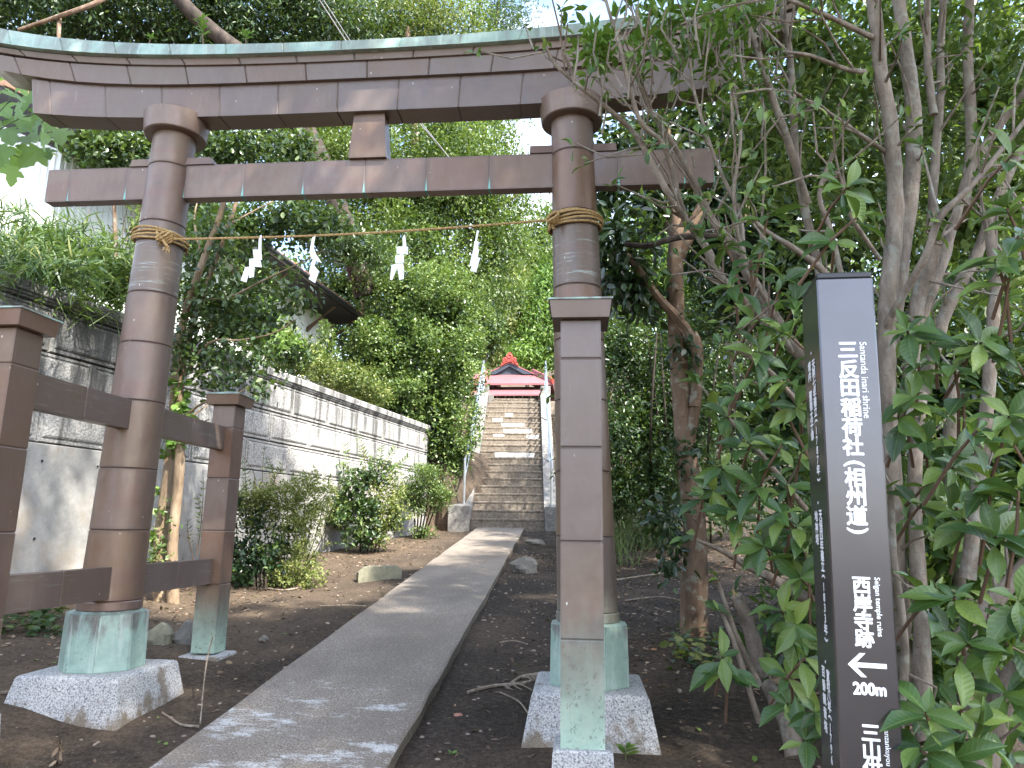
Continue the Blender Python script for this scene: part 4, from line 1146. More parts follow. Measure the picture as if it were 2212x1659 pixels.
bl = [B(860, 60, 15.6, 220, 90), B(760, 200, 16, 220, 140), B(960, 180, 16, 180, 130)]
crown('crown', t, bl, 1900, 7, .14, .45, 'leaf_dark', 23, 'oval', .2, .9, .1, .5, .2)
crown('crown', t, [B(850, 420, 15.2, 200, 160), B(1000, 420, 15.4, 130, 150), B(980, 600, 15, 140, 120)], 2300, 7, .14, .5, 'leaf_mid', 24, 'oval', .2, .9, .1, .55, .2)
t = tree('conifer_tree', spot(1090, 780, 19), 'dark far tree whose top shows above the lintel beside the sunlit tree', 'tree')
limb('trunk', [spot(1010, 790, 19), spot(1045, 300, 19), spot(1085, -60, 19)], .14, .05, 'bark_dark', t)
crown('crown', t, [B(1085, 10, 19, 62, 70), B(1075, 90, 19, 75, 60), B(1060, 200, 19.4, 70, 80)], 1500, 7, .13, .35, 'leaf_dark', 25, 'diamond', .1, .9, .1, .35, .3)

# ---- hedge mass spilling over the far end of the wall --------------------------
t = tree('hedge_bush', spot(850, 880, 12.2), 'big bright round leaved evergreen bush spilling over the far end of the stone wall', 'bush')
for i, (a, b_, c_) in enumerate((((800, 860), (790, 720), (770, 560)), ((830, 860), (840, 700), (880, 560)), ((700, 820), (720, 720), (690, 620)), ((960, 950), (950, 800), (990, 640)))):
    limb('stem', [spot(*a, 12), spot(*b_, 11.8), spot(*c_, 11.6)], .05, .02, 'bark_pale', t, 7, 4, .05, i)
bl = [B(890, 640, 11.6, 100, 85), B(960, 680, 11.7, 100, 110), B(810, 790, 11.2, 90, 62), B(900, 800, 11.2, 125, 100), B(985, 800, 11.9, 62, 110), B(950, 920, 11.3, 62, 90), B(975, 990, 11.6, 38, 60), B(1000, 690, 12.4, 48, 80), B(860, 870, 10.8, 90, 45)]
crown('crown', t, bl, 8600, 7, .066, .62, 'leaf_hedge', 31, 'round', .5, .9, .05, .24, .35, rag=6)
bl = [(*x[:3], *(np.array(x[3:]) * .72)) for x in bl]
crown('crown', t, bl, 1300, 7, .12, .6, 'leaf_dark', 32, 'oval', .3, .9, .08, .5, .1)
t = tree('creeper_shrub', spot(660, 800, 8.6), 'yellowish low shrub trailing over the middle of the wall coping', 'shrub')
bl = [B(640, 775, 8.4, 75, 38), B(730, 815, 9.0, 75, 32), B(790, 845, 9.6, 60, 24), B(580, 735, 7.6, 60, 36)]
crown('crown', t, bl, 1500, 6, .05, .55, 'leaf_yellow', 33, 'oval', .3, 1, .05, .3, .35)
crown('crown', t, bl, 1100, 6, .055, .55, 'leaf_mid', 34, 'oval', .3, 1, .05, .35, .35)
for i, px in enumerate((700, 716, 690)): limb('shoot', [spot(px, 800, 8.9), spot(px + 3, 740, 8.9), spot(px + 8 - 6 * i, 690 + 20 * i, 8.9)], .012, .004, 'stem_green', t, 5)
crown('shoot_leaves', t, [B(703, 735, 8.9, 14, 45), B(690, 770, 8.9, 12, 30)], 120, 5, .075, .5, 'leaf_hedge', 35, 'round', .8, .8, .02)
# dark bank of shade plants under the eave
t = tree('shade_bush', spot(790, 700, 13.5), 'dark shaded thicket under the old house eave beyond the wall', 'bush')
bl = [B(740, 620, 13.6, 120, 90), B(640, 690, 12.8, 60, 50), B(800, 720, 13.6, 120, 60)]
crown('crown', t, [B(745, 530, 9.6, 60, 45, .6), B(690, 500, 9.4, 60, 50, .6), B(800, 540, 10, 60, 45, .6)], 800, 7, .085, .5, 'leaf_holly', 37, 'oval', .3, .9, .07, .45, .3)
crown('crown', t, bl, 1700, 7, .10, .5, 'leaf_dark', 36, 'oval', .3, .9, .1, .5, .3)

# ---- pale far trees and bamboo beyond the shrine --------------------------------
for i, (nm, lb, cat, bl, mat, n, sz, kd) in enumerate((
    ('bamboo_clump', 'pale yellow green bamboo plumes behind the shrine roof, left of its ridge', 'bamboo', [B(1075, 700, 31, 50, 70), B(1110, 640, 32, 60, 80), B(1050, 760, 30, 45, 40)], 'leaf_yellow', 1800, .22, 'blade'),
    ('bamboo_clump', 'yellow green bamboo thicket right of the shrine ridge, above the handrail', 'bamboo', [B(1170, 720, 30, 45, 70), B(1200, 640, 31, 60, 90), B(1140, 770, 29, 50, 35)], 'leaf_bright', 1800, .22, 'blade'),
    ('far_tree', 'hazy sunlit tree standing high behind the shrine', 'tree', [B(1140, 560, 36, 85, 80), B(1190, 500, 36, 50, 60), B(1100, 620, 36, 70, 60)], 'leaf_mid', 1900, .22, 'oval'),
    ('far_tree', 'dense far tree filling behind the right pillar', 'tree', [B(1250, 560, 32, 80, 110), B(1240, 720, 30, 90, 110), B(1330, 640, 30, 90, 130)], 'leaf_mid', 2300, .20, 'oval'),
    ('far_tree', 'dark shadowed tree on the slope left of the shrine', 'tree', [B(1040, 720, 27, 50, 70), B(1030, 640, 28, 60, 60)], 'leaf_dark', 1100, .20, 'oval'))):
    c = np.array(bl[0][:3]); t = tree(nm, (c[0], c[1], ground_z(c[0], c[1])), lb, cat)
    limb('trunk', [(c[0], c[1], ground_z(c[0], c[1]) - .2), c + [.2, 0, -1], c + [.1, 0, 1]], .14, .04, 'bark_tan', t, 6)
    crown('crown', t, bl, n, 7, sz, .30 if kd == 'blade' else .5, mat, 40 + i, kd, .3, .9, .2, .35, .3, .4 if kd == 'blade' else 0)
t = tree('forest', (0, 60, 12), 'far wooded hillside closing the view beyond the shrine', 'wood'); 
bl = [(x, 55 + 6 * math.sin(x), 17 + 2 * math.sin(1.7 * x), 6, 4, 7) for x in range(-60, 61, 7)] 
o = crown('forest', None, bl, 16000, 5, .55, .5, 'leaf_mid', 49, 'diamond', .3, 1, .5, .4, .3); 
bpy.data.objects.remove(t); tag(o, 'far wooded hillside closing the view beyond the shrine', 'wood', None, 'stuff')

# ---- tree with the tan trunk right of the gate ----------------------------------
b0 = G(1500, 1368); t = tree('camellia_tree', b0, 'camellia tree with smooth tan trunk and dark glossy leaves right of the gate', 'tree')
Yt = b0[1]
limb('trunk', [b0 + [0, 0, -.1], spot(1499, 1300, Yt), spot(1502, 1220, Yt + .02), spot(1500, 1130, Yt + .05), spot(1485, 1000, Yt), spot(1476, 900, Yt), spot(1468, 800, Yt - .05), spot(1460, 680, Yt), spot(1458, 560, Yt), spot(1462, 470, Yt), spot(1450, 380, Yt + .1), spot(1430, 250, Yt + .2)], .112, .055, 'bark_tan', t, 14, 4, .06)
limb('branch', [spot(1482, 985, Yt), spot(1505, 850, Yt - .1), spot(1497, 735, Yt - .12), spot(1420, 640, Yt - .2), spot(1385, 590, Yt - .25), spot(1352, 550, Yt - .3)], .05, .028, 'bark_tan', t)
limb('branch', [spot(1500, 880, Yt - .1), spot(1510, 760, Yt - .05), spot(1500, 720, Yt)], .045, .03, 'bark_tan', t)
limb('branch', [spot(1462, 560, Yt), spot(1500, 480, Yt), spot(1525, 430, Yt)], .06, .05, 'bark_tan', t)
limb('branch', [spot(1460, 520, Yt), spot(1430, 440, Yt + .1), spot(1390, 400, Yt)], .05, .03, 'bark_tan', t)
limb('branch', [spot(1350, 528, Yt - .6), spot(1400, 530, Yt - .6), spot(1470, 512, Yt - .4), spot(1560, 510, Yt)], .022, .03, 'bark_dark', t)
bl = [B(1340, 510, Yt - .3, 55, 60), B(1340, 600, Yt - .2, 65, 55), B(1400, 430, Yt, 60, 40), B(1330, 330, Yt + .3, 45, 60), B(1390, 640, Yt, 50, 45), B(1440, 340, Yt + .2, 80, 60), B(1520, 520, Yt + .3, 60, 60), B(1560, 420, Yt + .2, 80, 90), B(1310, 400, Yt + .6, 30, 70), B(1480, 270, Yt + .5, 120, 45), B(1390, 290, Yt + .6, 60, 35)]
crown('crown', t, bl, 860, 7, .105, .5, 'leaf_camellia', 51, 'oval', .0, 1, .06, .45, .3, .3)
bl = [B(1480, 980, Yt - .05, 26, 60), B(1440, 1120, Yt - .2, 40, 50), B(1450, 1210, Yt - .1, 32, 40), B(1475, 760, Yt - .1, 26, 60)]
crown('crown', t, bl, 90, 6, .085, .5, 'leaf_camellia', 52, 'oval', .0, 1, .05, .5, .3, .2)
# thicket behind it
t = tree('thicket_bush', G(1380, 1150), 'deep green small leaved thicket filling the gap between gate and camellia', 'bush')
bl = [B(1350, 760, 6.5, 90, 110), B(1420, 900, 6.6, 90, 120), B(1340, 950, 6.2, 80, 110), B(1430, 1050, 6.2, 70, 70), B(1560, 850, 6.5, 110, 150), B(1540, 650, 6.5, 90, 120), B(1330, 1060, 6.0, 60, 60), B(1560, 1060, 5.5, 100, 80)]
crown('crown', t, bl, 6600, 7, .064, .5, 'leaf_dark', 55, 'oval', .2, .9, .06, .5, .3)
bl2 = [B(1430, 560, 8.5, 60, 90), B(1390, 500, 8.5, 50, 60), B(1470, 640, 8.3, 70, 80)]
crown('crown', t, bl2, 1500, 7, .08, .5, 'leaf_bright', 56, 'oval', .2, .9, .06, .4, .3)
crown('crown', t, [(*x[:3], *(np.array(x[3:]) * 1.1)) for x in [B(1400, 760, 9, 200, 200), B(1420, 1000, 8.6, 200, 160), B(1600, 800, 8.6, 200, 300), B(1480, 430, 10, 170, 120)]], 2600, 7, .13, .5, 'leaf_dark', 57, 'oval', .2, .9, .1, .5, .2)
for i, px in enumerate((1425, 1440, 1462, 1405, 1530, 1580)):
    limb('stem', [G(px + 6, 1175), spot(px, 950, 6.2 - .2 * i), spot(px + (i - 2) * 14, 720, 6.3 - .2 * i)], .022, .010, 'bark_dark', t, 6, 4, .05, i)
# bamboo grass at its foot
rg = np.random.default_rng(61)
def grass(name, pts, n, h0, h1, per, bl_, bw, mat, lab, cat, lean_=.35, stem='stem_green'):
    tt = empty(name, tuple(pts[0]), lab, cat)
    ps = []; mb = MB(); P = []; D = []; N = []
    for _ in range(n):
        k = rg.integers(len(pts)); p = np.array(pts[k]) + np.array([rg.normal(0, .22), rg.normal(0, .22), 0])
        h = rg.uniform(h0, h1); d = np.array([rg.normal(0, lean_), rg.normal(0, lean_), 1.]); d /= np.linalg.norm(d)
        bend = np.array([rg.normal(0, .3), rg.normal(0, .3), -.15]) * h
        path = [p, p + d * h * .5, p + d * h + bend * .5]
        mb.tube(path, [.005, .004, .002], 4, False)
        for j in range(per):
            u = rg.uniform(.25, 1); q = path[0] + d * h * u + bend * .5 * u * u
            P.append(q); a = rg.uniform(0, 6.28); D.append([math.cos(a), math.sin(a), rg.uniform(-.2, .8)]); N.append([rg.normal(0, .3), rg.normal(0, .3), 1])
    tag(mb.build('stalks', stem, tt), kind='stuff')
    leaf_object('blades', 'blade', np.array(P), np.array(D), np.array(N), bl_ * rg.uniform(.6, 1.2, len(P)), bw, mat, tt, rg)
    return tt
pts = [G(px, py) for px, py in ((1330, 1190), (1370, 1185), (1410, 1180), (1440, 1190), (1350, 1170), (1330, 1220))]
grass('bamboo_grass', pts, 230, .5, 1.3, 7, .16, .075, 'leaf_sasa', 'thin bamboo grass standing behind the right gate pillar', 'grass clump')

# ---- large leaved shrub on the right --------------------------------------------
sb = G(1850, 1640)
shrub = empty('large_leaved_shrub', tuple(sb), 'tall grey stemmed shrub with big glossy leaves beside and behind the guide post', 'shrub')
stems = [  # survey pixels, distance, and radius in pixels
 ([(1960, 1560, -.6), (1918, 900, -.75), (1916, 699, -.8), (1920, 613, -.8), (1932, 500, -.8), (1933, 402, -.82), (1922, 256, -.85), (1904, 164, -.9), (1893, 55, -.95), (1880, -40, -1.0)], 18, 12),
 ([(1918, 760, -.72), (1945, 560, -.7), (1974, 347, -.66), (1972, 230, -.66), (1960, 130, -.64), (1944, 18, -.6), (1930, -70, -.55)], 16, 11),
 ([(1960, 900, -.75), (1979, 667, -.8), (2005, 590, -.85), (2018, 535, -.88), (2024, 518, -.9)], 15, 12),
 ([(1962, 800, -.5), (1994, 677, -.5), (2035, 569, -.5), (2062, 475, -.5), (2098, 365, -.55), (2160, 270, -.6), (2230, 180, -.7)], 12, 6),
 ([(1990, 850, -.3), (2035, 696, -.3), (2070, 620, -.3), (2108, 555, -.3), (2150, 440, -.3), (2200, 330, -.3)], 13, 8),
 ([(2090, 1250, -.9), (2130, 900, -.95), (2145, 696, -1.0), (2152, 613, -1.0), (2145, 560, -1.02), (2131, 456, -1.05)], 13, 8),
 ([(2148, 600, -1.0), (2180, 540, -1.0), (2230, 480, -1.0)], 9, 7),
 ([(1780, 830, -.1), (1693, 720, -.25), (1652, 647, -.3), (1618, 594, -.35), (1572, 519, -.45), (1538, 476, -.5), (1515, 430, -.55), (1497, 392, -.6), (1460, 320, -.7), (1411, 248, -.8), (1380, 180, -.85)], 15, 4),
 ([(1660, 700, -.4), (1600, 640, -.5), (1561, 604, -.6), (1527, 537, -.65), (1481, 474, -.7), (1447, 424, -.8), (1406, 349, -.85), (1372, 290, -.9), (1310, 232, -1.0), (1249, 184, -1.05), (1198, 137, -1.1), (1180, 103, -1.1)], 11, 3),
 ([(1481, 469, -.7), (1465, 424, -.75), (1454, 376, -.8), (1430, 308, -.9), (1386, 267, -1.0), (1360, 190, -1.05), (1341, 109, -1.1), (1320, 40, -1.1), (1300, -30, -1.1)], 7, 3),
 ([(1800, 760, -.3), (1769, 584, -.4), (1744, 475, -.4), (1722, 365, -.45), (1714, 256, -.5), (1707, 128, -.5), (1692, 37, -.5), (1680, -50, -.5)], 9, 6),
 ([(1744, 440, -.42), (1696, 285, -.6), (1674, 226, -.65), (1640, 120, -.75), (1610, 40, -.8), (1590, -20, -.8)], 8, 5),
 ([(1915, 329, -.82), (1860, 292, -.9), (1800, 250, -.98), (1769, 234, -1.0), (1714, 197, -1.1)], 5, 2.5),
 ([(1890, 157, -.88), (1830, 150, -1.0), (1751, 120, -1.1), (1690, 112, -1.15)], 6, 2.5),
 ([(1882, 80, -.95), (1800, 40, -1.1), (1707, 0, -1.2), (1660, -25, -1.2)], 6, 3),
 ([(2010, 500, -.4), (2021, 329, -.4), (2032, 200, -.4), (2032, 102, -.4), (2040, -40, -.4)], 8, 6),
 ([(2017, 248, -.5), (2008, 180, -.5), (2003, 110, -.5), (2003, -30, -.5)], 7, 6),
 ([(2080, 450, -.2), (2098, 310, -.2), (2090, 110, -.2), (2098, -40, -.2)], 10, 8),
 ([(1710, 760, -.55), (1650, 640, -.75), (1610, 580, -.8), (1600, 470, -.85), (1560, 380, -.9), (1530, 300, -.95), (1500, 200, -1.0), (1490, 120, -1.05)], 6, 2.5),
 ([(1640, 640, -.7), (1600, 530, -.85), (1585, 420, -.95), (1600, 300, -1.0), (1585, 200, -1.0)], 5, 2.5),
 ([(1850, 720, -.85), (1790, 600, -.95), (1720, 540, -1.0), (1655, 500, -1.05), (1618, 466, -1.1)], 9, 4),
 ([(1830, 650, -.7), (1795, 500, -.75), (1770, 420, -.8), (1800, 330, -.85)], 6, 4),
 ([(1915, 700, -.85), (1995, 560, -1.05), (2030, 470, -1.1), (2090, 410, -1.15), (2150, 340, -1.15), (2230, 240, -1.15)], 8, 4),
 ([(1900, 560, -.95), (1840, 470, -1.1), (1820, 400, -1.15), (1810, 372, -1.2)], 5, 3),
 ([(1648, 1470, .1), (1620, 1360, .05), (1591, 1286, .0)], 17, 13),
 ([(1640, 1480, -.1), (1590, 1370, -.15), (1549, 1250, -.2)], 7, 4),
 ([(1640, 1560, -.2), (1590, 1400, -.25), (1557, 1318, -.28)], 7, 4),
 ([(1790, 1320, -.1), (1711, 1276, -.2), (1660, 1245, -.22), (1617, 1224, -.25), (1560, 1190, -.35), (1500, 1165, -.45)], 15, 3),
 ([(1720, 1640, -.3), (1700, 1560, -.2), (1660, 1480, -.0)], 20, 16),
 ([(2060, 1400, -.9), (2180, 1260, -.95), (2260, 1180, -1.0)], 18, 12),
 ([(2120, 1659, -1.3), (2150, 1540, -1.3), (2212, 1440, -1.35), (2290, 1380, -1.4)], 26, 20),
 ([(2000, 1640, -.8), (1990, 1350, -.75), (1975, 1060, -.7), (1990, 850, -.6)], 16, 12),
 ([(2080, 1600, -.4), (2070, 1250, -.4), (2050, 1000, -.4), (2060, 800, -.4)], 14, 11),
 ([(1940, 1620, -1.3), (1955, 1400, -1.3), (1930, 1200, -1.3), (1925, 1050, -1.25)], 8, 6),
 ([(1830, 1500, -.5), (1800, 1320, -.3), (1790, 1000, -.3), (1800, 760, -.3)], 14, 10),
 ([(1740, 1100, -.7), (1660, 1000, -.9), (1600, 930, -1.0), (1560, 890, -1.0)], 7, 3),
 ([(1750, 900, -.8), (1660, 800, -1.0), (1600, 760, -1.05), (1570, 740, -1.05)], 7, 3),
]
tips = []; rq = random.Random(77); alls = []
for i, (pth, r0, r1) in enumerate(stems):
    P3 = [spot(*q) for q in pth]; s = np.linalg.norm(P3[len(P3) // 2] - CAM) / 1568.9
    p = refine(P3, 4); m = len(p) - 1
    rad = [(r0 + (r1 - r0) * (j / m)) * s * .92 * (1 + (.10 if j % 3 == 0 else 0)) for j in range(m + 1)]
    MB().tube(p, rad, 10, True, .05, rq).build('stem', 'bark_gray', shrub, 60)
    alls.append((p, rad)); tips.append((p[-1], p[-1] - p[-3]))
# broken pale ends
for px, py, Y, d_ in ((2025, 518, -.9, 12), (1591, 1286, 0, 13), (1615, 464, -1.1, 5)):
    c = spot(px, py, Y); s = np.linalg.norm(c - CAM) / 1568.9
    mb = MB()
    for k in range(5): mb.tube([c + [rq.uniform(-.6, .6) * d_ * s, 0, -.01], c + [rq.uniform(-.8, .8) * d_ * s, rq.uniform(-.01, .01), rq.uniform(.01, .05)]], [.006, .0015], 4)
    mb.build('broken_end', 'wood_cut', shrub)
# side twigs grow from the stems
rg = np.random.default_rng(78)
twmb = MB(); tw = []
for si, (p, rad) in enumerate(alls):
    n = len(p)
    if 24 <= si <= 28: continue
    for j in range(2, n):
        if rg.random() < .46:
            u = p[j] - p[j - 1]; u /= np.linalg.norm(u) + 1e-9
            d = nrm(u * .7 + rg.normal(size=3) * .75 + [-.1, -.15, .35])
            l = rg.uniform(.10, .42)
            e = p[j] + d * l; mid = p[j] + d * l * .5 + rg.normal(size=3) * .02
            twmb.tube([p[j], mid, e], [min(rad[j] * .5, .008), .0045, .003], 5, False)
            tw.append((e, nrm(e - mid)))
tag(twmb.build('twigs', 'bark_gray', shrub), kind='stuff')
for e, d in tips: tw.append((e, nrm(np.array(d))))
# explicit leafy heads seen in the photograph
heads = [(1830, 405, -1.5), (1850, 470, -1.55), (1800, 520, -1.5), (1960, 715, -1.55), (2010, 740, -1.5), (2060, 790, -1.55), (1985, 790, -1.4), (1965, 860, -1.5), (2120, 740, -1.6), (2180, 760, -1.6), (2080, 850, -1.5), (2180, 900, -1.7), (2110, 930, -1.75), (2190, 960, -1.8),
 (1940, 900, -1.5), (2000, 960, -1.45), (2060, 1010, -1.5), (2140, 1040, -1.6), (2200, 1060, -1.7), (2080, 1120, -1.55), (2150, 1160, -1.65), (1990, 1090, -1.4), (2060, 1290, -1.7), (2010, 1290, -1.6), (2120, 1350, -1.7), (2170, 1390, -1.8), (2090, 1390, -1.75), (2080, 1530, -1.8), (2000, 1540, -1.85), (1990, 1620, -1.85), (2060, 1640, -1.85), (2110, 1600, -1.8), (2170, 1500, -1.75), (2200, 1300, -1.8),
 (2150, 560, -1.7), (2180, 600, -1.7), (2200, 510, -1.75), (2175, 450, -1.7), (2190, 330, -1.8),
 (1690, 610, -1.2), (1640, 690, -1.2), (1700, 720, -1.25), (1720, 650, -1.2), (1640, 760, -1.2), (1590, 850, -1.2), (1660, 860, -1.2), (1700, 820, -1.25), (1720, 880, -1.25), (1570, 900, -1.15), (1620, 960, -1.2), (1690, 960, -1.3), (1730, 980, -1.25), (1560, 1010, -1.1), (1640, 1050, -1.2), (1700, 1050, -1.25), (1520, 1075, -.95), (1540, 1060, -1.0), (1600, 1110, -1.1), (1690, 1110, -1.3), (1720, 1140, -1.3), (1740, 1190, -1.3), (1650, 1180, -1.2), (1730, 1250, -1.3), (1690, 1320, -1.2), (1720, 1350, -1.25), (1560, 1420, -1.0), (1570, 1450, -1.0), (1740, 1420, -1.3), (1700, 1460, -1.2), (1760, 1540, -1.35), (1740, 1600, -1.35), (1700, 1520, -1.2),
 (1560, 520, -1.0), (1620, 560, -1.1), (1660, 460, -1.2), (1580, 620, -1.0)]
hl = []
hmb = MB()
for px, py, Y in heads:
    c = spot(px, py, Y); d = nrm(np.array([rg.normal(-.1, .35), -.65 + rg.normal(0, .3), .55 + rg.normal(0, .3)]))
    hl.append((c, d)); hmb.tube([c - d * .22 + [0, .05, -.05], c - d * .1, c], [.006, .005, .004], 5, False)
tag(hmb.build('twigs', 'stem_brown', shrub), kind='stuff')
def leaf_mesh(seed):
    r2 = np.random.default_rng(seed); T, F = TM['fine']; T = T.copy()
    T[:, 2] += .05 * np.sin(T[:, 0] * 9 + seed) * np.abs(T[:, 1]) * 2 - .12 * (seed % 3 - 1) * T[:, 0] ** 2
    T[:, 1] *= .40 + .05 * (seed % 2); T[:, 2] *= .6
    m = bpy.data.meshes.new('leaf'); m.from_pydata([tuple(v) for v in T], [], F); m.update()
    a = m.attributes.new('rnd', 'FLOAT', 'FACE'); a.data.foreach_set('value', np.zeros(len(F), np.float32) + .13 * seed)
    u = m.attributes.new('luv', 'FLOAT_VECTOR', 'POINT'); q = TM['fine'][0].astype(np.float32).copy(); q[:, 2] = 0
    u.data.foreach_set('vector', q.ravel()); m.polygons.foreach_set('use_smooth', [True] * len(F)); m.materials.append(MAT['leaf_shrub'])
    return m
LM = [leaf_mesh(i) for i in range(5)]
cnt = 0; restC = []
order = rg.permutation(len(hl))
def one_leaf(c, D, N, L_, mesh, parent):
    D = nrm(D); Bv = nrm(np.cross(N, D)); Nn = np.cross(D, Bv)
    o = bpy.data.objects.new('leaf', mesh); COL.objects.link(o); hang(o, parent)
    o.matrix_basis = Matrix(((D[0] * L_, Bv[0] * L_, Nn[0] * L_, c[0]), (D[1] * L_, Bv[1] * L_, Nn[1] * L_, c[1]), (D[2] * L_, Bv[2] * L_, Nn[2] * L_, c[2]), (0, 0, 0, 1)))
    return o
rP, rD, rN, rS = [], [], [], []
for h in order:
    c, d = hl[h]; n = rg.integers(5, 10); a0 = rg.uniform(0, 6.28)
    e1 = nrm(np.cross(d, [.3, .2, 1.])); e2 = np.cross(d, e1)
    for j in range(n):
        a = a0 + j * 2.4 + rg.normal(0, .35); lift = .15 + .5 * j / n + rg.normal(0, .28)
        D = e1 * math.cos(a) + e2 * math.sin(a) + d * lift; D[2] -= .10 + abs(rg.normal(0, .22))
        L_ = rg.uniform(.065, .165) * (1 - .3 * j / n)
        N = d + np.array([0, 0, .35]) + rg.normal(size=3) * .28; base = c - d * (.035 - .05 * j / n)
        if cnt < 296: one_leaf(base, D, N, L_, LM[rg.integers(5)], shrub); cnt += 1
        else: rP.append(base); rD.append(D); rN.append(N); rS.append(L_)
for e, d in tw:
    for j in range(rg.integers(3, 7)):
        D = nrm(rg.normal(size=3) * .8 + d * .6 + [0, 0, .1])
        rP.append(e + rg.normal(size=3) * .012); rD.append(D); rN.append(d + np.array([0, -.2, .8]) + rg.normal(size=3) * .3); rS.append(rg.uniform(.035, .075) if e[2] > 1.75 else rg.uniform(.05, .11))
leaf_object('foliage', 'fine', np.array(rP), np.array(rD), np.array(rN), np.array(rS), .42, 'leaf_shrub', shrub, rg, 'stuff', True)
# denser leafage deeper in the shrub and its crown above the picture
bl = [B(1840, 1000, -.1, 140, 190, .5), B(2050, 1150, -.4, 190, 220, .5), B(2000, 1450, -.5, 200, 150, .5), B(1850, 1250, .3, 200, 220, .5)]
rg2 = np.random.default_rng(80)
C, A = blob_points(rg2, bl, 520, .5, .25); P, D, N = rosettes(C, nrm(A + [0, -.3, .4]), 6, rg2, .9, .03)
leaf_object('foliage', 'fine', P, D, N, .11 * rg2.uniform(.6, 1.2, len(P)), .42, 'leaf_shrub', shrub, rg2, 'stuff', True)
bl = [B(1750, 120, .2, 150, 170, .6), B(1950, 150, .3, 190, 200, .7), B(2150, 200, .2, 170, 250, .7), B(1650, 330, .3, 110, 130, .5), B(1850, 420, .4, 190, 160, .6), B(2080, 480, .3, 170, 170, .6)]
C, A = blob_points(rg2, bl, 1150, .6, .3); P, D, N = rosettes(C, nrm(A + [0, -.2, .5]), 6, rg2, .9, .03)
leaf_object('foliage', 'oval', P, D, N, .085 * rg2.uniform(.6, 1.2, len(P)), .42, 'leaf_mid', shrub, rg2, 'stuff')
bl = [B(1420, 60, -.9, 130, 70, .35), B(1300, 110, -1.0, 90, 70, .3), B(1540, 120, -.7, 100, 100, .4), B(1600, 30, -.6, 90, 80, .4)]
C, A = blob_points(rg2, bl, 200, .7, .3); P, D, N = rosettes(C, nrm(A * .3 + [-.1, -.1, .8]), 6, rg2, .8, .02)
leaf_object('foliage', 'oval', P, D, N, .075 * rg2.uniform(.6, 1.2, len(P)), .42, 'leaf_bright', shrub, rg2, 'stuff')
mb = MB()
for c, a in zip(C, A):
    if rg2.random() < .4: mb.tube([c + [rg2.normal(0, .04), 0, -.22], c + [rg2.normal(0, .02), 0, -.1], c], [.005, .004, .003], 4, False)
tag(mb.build('twigs', 'bark_gray', shrub), kind='stuff')

# tall trees right of the gate and behind the shrub
for i, (lb, bl, n, mat, sz, base) in enumerate((
    ('leafy tree behind the grey stemmed shrub, filling the upper right', [B(1800, 200, 2.6, 230, 240, 1.2), B(2080, 150, 2.8, 230, 260, 1.2), B(1950, 450, 2.4, 260, 200, 1.0), B(2230, 420, 2.4, 150, 260, 1.)], 3000, 'leaf_mid', .10, (3.4, 3.2)),
    ('dark glossy evergreen right of the tie beam end', [B(1640, 400, 3.2, 110, 160, .9), B(1700, 560, 3.0, 140, 150, .9), B(1600, 620, 3.4, 80, 120, .8), B(1620, 250, 3.6, 90, 80, .8)], 1700, 'leaf_camellia', .095, (2.2, 3.4)),
    ('low dark evergreen in the shade behind the guide post', [B(1750, 900, 2.2, 190, 220, .8), B(2050, 800, 2.0, 240, 200, .8), B(2050, 1150, 1.6, 240, 200, .8), B(1780, 1180, 1.8, 120, 160, .6), B(1900, 1400, 1.2, 240, 140, .6), B(2200, 1000, 1.4, 160, 300, .8)], 3000, 'leaf_dark', .10, (2.8, 2.2)))):
    t = tree('evergreen_tree', (*base, ground_z(*base)), lb, 'tree')
    z0 = ground_z(*base); c = np.array(bl[0][:3])
    limb('trunk', [(*base, z0 - .1), (base[0] + .1, base[1], z0 + 1.2), c], .09, .04, 'bark_dark', t)
    limb('branch', [(base[0] + .1, base[1], z0 + 1.2), np.array(bl[2][:3])], .05, .025, 'bark_dark', t, 6)
    crown('crown', t, bl, n, 7, sz, .46, mat, 90 + i, 'oval', .3, .95, .06, .55, .3)
# unseen canopy added over the lane to shade gate, path and near wall
t = tree('evergreen_tree', (4.6, -3.4, .1), 'unseen spreading tree, its crown added over the lane to shade the gate', 'tree')
limb('trunk', [(4.6, -3.4, -.1), (4.4, -3.3, 2.2), (3.6, -3.0, 5.2)], .16, .06, 'bark_gray', t)
crown('crown', t, [(1.9, -2.2, 6.1, 1.5, 1.2, .8), (3.2, -2.6, 6.5, 1.6, 1.5, 1.2), (1.6, -1.1, 6.3, 1.3, 1.1, .8), (4.3, -1.6, 6.6, 1.6, 1.6, 1.4), (3.0, -.4, 6.4, 1.4, 1.2, 1.0), (2.2, -3.6, 6.0, 1.4, 1.2, .9), (4.6, -4.4, 6.4, 1.6, 1.4, 1.2), (.4, -2.3, 6.5, 1.3, 1.2, .7), (-.9, -1.6, 6.7, 1.3, 1.1, .7), (-2.0, -.9, 6.9, 1.2, 1.0, .6), (.6, -3.6, 6.5, 1.3, 1.2, .7), (-.8, -3.0, 6.8, 1.2, 1.0, .6), (-1.5, .6, 7.3, 1.1, .9, .5), (.2, .8, 7.3, 1.1, .9, .5), (-.4, 2.2, 7.8, 1.1, .8, .5)], 5600, 7, .145, .5, 'leaf_mid', 97, 'oval', .4, .9, .07, .5, .3)
limb('branch', [(4.0, -3.1, 3.8), (2.0, -2.5, 5.6), (.2, -2.2, 6.4), (-1.6, -1.2, 6.9)], .08, .03, 'bark_gray', t)
